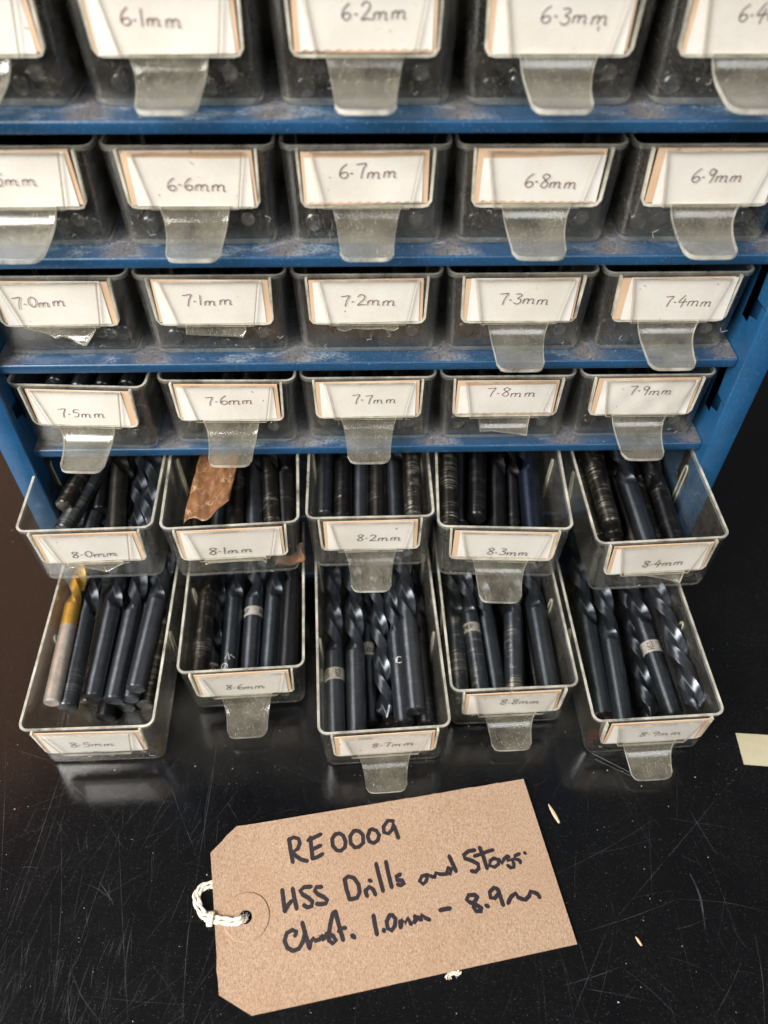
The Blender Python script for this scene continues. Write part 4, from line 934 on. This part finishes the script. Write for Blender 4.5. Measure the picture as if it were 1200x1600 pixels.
# ---------------------------------------------------------------- the kraft tag
ZT = -96.0
def bend(x, y):
    d1 = max(0, (-48 - x)) / 20; d2 = max(0, (y + 160)) / 45
    return 2.4 * d1 * d1 * (.4 + d2) + .25 * math.sin(x * .05) * math.sin(y * .06)
tag = empty('parcel_tag', (0, 0, ZT), label='brown kraft card parcel tag with marker handwriting and string, lying on the black table', category='tag')
def tag_mesh():
    from mathutils.geometry import delaunay_2d_cdt
    ol = TAG_OUTLINE
    out_ = []
    for i in range(len(ol)):
        a, b = ol[i], ol[(i + 1) % len(ol)]; n = max(2, int(math.dist(a, b) / 4))
        for k in range(n): out_.append(Vector((a[0] + (b[0] - a[0]) * k / n, a[1] + (b[1] - a[1]) * k / n)))
    hc = TAG_HOLE; hole = [Vector((hc[0] + 2.5 * math.cos(t), hc[1] + 2.5 * math.sin(t))) for t in [i * math.pi / 9 for i in range(18)]]
    grid = []
    def inside(p, poly):
        c = False
        for i in range(len(poly)):
            a, b = poly[i], poly[i - 1]
            if (a.y > p.y) != (b.y > p.y) and p.x < (b.x - a.x) * (p.y - a.y) / (b.y - a.y) + a.x: c = not c
        return c
    xx = -68
    while xx < 78:
        yy = -199
        while yy < -113:
            p = Vector((xx, yy))
            if inside(p, out_) and (p - Vector(hc)).length > 4.5: grid.append(p)
            yy += 5
        xx += 5
    pts = out_ + hole + grid; no, nh = len(out_), len(hole)
    ed = [(i, (i + 1) % no) for i in range(no)] + [(no + i, no + (i + 1) % nh) for i in range(nh)]
    v, e, f, *_ = delaunay_2d_cdt(pts, ed, [], 0, 1e-4)
    f = [t for t in f if (sum((v[i] for i in t), Vector((0, 0))) / len(t) - Vector(hc)).length > 2.4 and inside(sum((v[i] for i in t), Vector((0, 0))) / len(t), out_)]
    return [(p.x, p.y, bend(p.x, p.y)) for p in v], f
V, F = tag_mesh()
me = mesh('tag_card', V, F, [M_kraft], smooth=False)
o = link('tag_card', me, tag)
sd = o.modifiers.new('thickness', 'SOLIDIFY'); sd.thickness = .6 * S; sd.offset = -1 if me.polygons[0].normal.z > 0 else 1
# reinforcing ring
rc = TAG_RING; V, F = [], []; n = 40
for rr, zz in ((2.6, .04), (2.75, .5), (8.8, .5), (9.2, .04)):
    for k in range(n):
        x, y = rc[0] + rr * math.cos(2 * math.pi * k / n), rc[1] + rr * math.sin(2 * math.pi * k / n); V.append((x, y, bend(x, y) + zz))
for i in range(3):
    for k in range(n):
        a, b = i * n + k, i * n + (k + 1) % n; F.append((a, a + n, b + n, b))
link('reinforcing_ring', mesh('reinforcing_ring', V, F, [M_kraft], smooth=False), tag)
parts = []
for wd, pts in TAG_WRITING:
    parts.append(ribbon(pts, wd * 2.05, lambda u, v: (u, v, bend(u, v) + .08)))
V, F, _ = join(parts)
link('handwriting', mesh('tag_handwriting', V, F, [M_marker], smooth=False), tag)
# cotton string: a doubled, twisted loop through the hole
def strands(ctrl, gap, r_, tw, nm):
    c = catmull(ctrl, 8); parts = []
    for s in range(2):
        pts = []
        for i, p in enumerate(c):
            t = (c[min(i + 1, len(c) - 1)] - c[max(i - 1, 0)]).normalized(); sd_ = Vector((-t.y, t.x, 0)).normalized()
            pts.append(p + sd_ * gap * (1 if s else -1))
        # each strand is two twisted plies
        for q in range(2):
            pl = []
            for i, p in enumerate(pts):
                t = (pts[min(i + 1, len(pts) - 1)] - pts[max(i - 1, 0)]).normalized(); u = t.cross(Vector((0, 0, 1))).normalized(); v = u.cross(t)
                an = i * tw + q * math.pi
                pl.append(p + (u * math.cos(an) + v * math.sin(an)) * r_ * .45)
            parts.append(tube(pl, r_ * .68, 7))
    return parts
SPT = [(-66.8, -148.6, -.6), (-70.5, -149.0, -.2)]
hx, hy = TAG_HOLE
lp = [(x, y, z) for (x, y), z in zip(STRING_PTS, (-.9, -.3, .2, .4, .5, .9, 1.4, 1.4, 1.1, -.8))]
parts = strands(lp, .8, .82, .42, 's')
kx, ky, kz = lp[5]
for q in range(3):
    ring = [(kx + 1.3 * (q - 1) * .5 + .3 * math.cos(t), ky + 2.3 * math.cos(t), kz + 1.5 * math.sin(t)) for t in [i * .35 for i in range(19)]]
    parts.append(tube(ring, .62, 7))
parts.append(tube(catmull([(lp[1][0] + 6, lp[1][1] - 14, .4), (hx - 2, hy + 1.5, .1), (hx + .8, hy - 1.0, -.9)], 5), .6, 6)) if False else None
parts = [p for p in parts if p]
rs = random.Random(3)
for _ in range(120):   # fuzz
    p = Vector(rs.choice(catmull(lp, 8))); a = rs.uniform(0, 6.28); l = rs.uniform(.8, 2.2)
    q0 = p + Vector((math.cos(a), math.sin(a), rs.uniform(-.1, .6))) * 1.3; q1 = q0 + Vector((math.cos(a + .8), math.sin(a + .8), rs.uniform(-.3, .5))) * l * .5
    parts.append(tube([tuple(p), tuple(q0), tuple(q1)], .05, 3, False))
V, F, _ = join(parts)
link('cotton_string', mesh('cotton_string', V, F, [M_cotton]), tag)
parts = []
for _ in range(26):
    a = rs.uniform(0, 6.28); x, y = LINT[0][0] + rs.uniform(0, 4), LINT[0][1] + rs.uniform(-1, .8)
    parts.append(tube([(x, y, -97), (x + math.cos(a) * 1, y + math.sin(a) * .8, -96.6), (x + math.cos(a + .7) * 1.8, y + math.sin(a + .7) * 1.3, -96.9)], .22, 5))
V, F, _ = join(parts)
link('cotton_tuft', mesh('cotton_tuft', V, F, [M_cotton]), label='white cotton tuft peeping out under the tag edge', category='lint')

# ---------------------------------------------------------------- small debris
V = [(x, y, z) for z in (-97.5, -97.2) for x, y in PAPER_SCRAP]
link('paper_scrap', mesh('paper_scrap', V, [(3, 2, 1, 0), (4, 5, 6, 7), (0, 1, 5, 4), (1, 2, 6, 5), (2, 3, 7, 6), (3, 0, 4, 7)], [M_scrap], smooth=False),
     label='yellowed paper scrap at the right edge of the black table', category='paper')
def sliver(name, a, b, wd, mt, **kw):
    A, B = Vector((a[0], a[1], -97.2)), Vector((b[0], b[1], -97.0)); P = [A + (B - A) * t for t in (0, .25, .5, .75, 1)]
    V, F = tube([tuple(p) for p in P], [wd * .12, wd * .4, wd * .5, wd * .45, wd * .3], 5)
    return link(name, mesh(name, V, F, [mt], smooth=False), **kw)
sliver('wood_splinter', SPLINTER[0], SPLINTER[1], 1.5, M_chip, label='thin pale wood splinter right of the tag', category='splinter')
sliver('wood_splinter', CHIP[0], CHIP[1], 1.0, M_chip, label='short bent wood chip low on the right of the table', category='splinter')
# hair-fine fibres and cobweb under the 8.9 mm drawer and on pulls
parts = []
def fibre(a, b, sag, rr=.035):
    mid = ((a[0] + b[0]) / 2 + sag, (a[1] + b[1]) / 2, (a[2] + b[2]) / 2 - abs(sag))
    return tube([tuple(p) for p in catmull([a, mid, b], 6)], rr, 4, False)
parts.append(fibre((97, -105, -90), (113, -113, -93), 1, .03)); parts.append(fibre((99, -106, -94), (113, -114, -94), 1.6, .02))
V, F, _ = join(parts)
link('cobweb', mesh('cobweb', V, F, [M_crumb]), label='fine cobweb strands between the 8.9 mm drawer and its pull', category='cobweb', kind='stuff')
parts = []
for _ in range(60):
    D = random.choice([d for d in DRAWERS])
    x, y, z = D[2] + random.uniform(-25, 25), D[3] - random.choice([.4, 0.6]) , D[4] + random.uniform(4, 13)
    l = random.uniform(.6, 2.2); a = random.uniform(0, 6.28)
    parts.append(tube([(x, y, z), (x + math.cos(a) * l, y - .15, z + math.sin(a) * l), (x + math.cos(a + .8) * l * 1.6, y - .1, z + math.sin(a + .8) * l * 1.6)], .08, 4, False))
V, F, _ = join(parts)
link('lint_fibres', mesh('lint_fibres', V, F, [M_crumb]), label='pale lint fibres clinging to the drawer fronts', kind='stuff')

sp_ = crumb(0, 0, 0, 1.0, random.Random(4))
o = link('dirt_crumb', mesh('dirt_crumb', [(x - 14.5, y - 6, z - 25.4) for x, y, z in sp_[0]], sp_[1], [simple('pink_grit', (0.55, 0.36, 0.30), 0.9)], smooth=False), label='pinkish crumb of grit on a black drill in the open 8.2 mm drawer', category='grit')
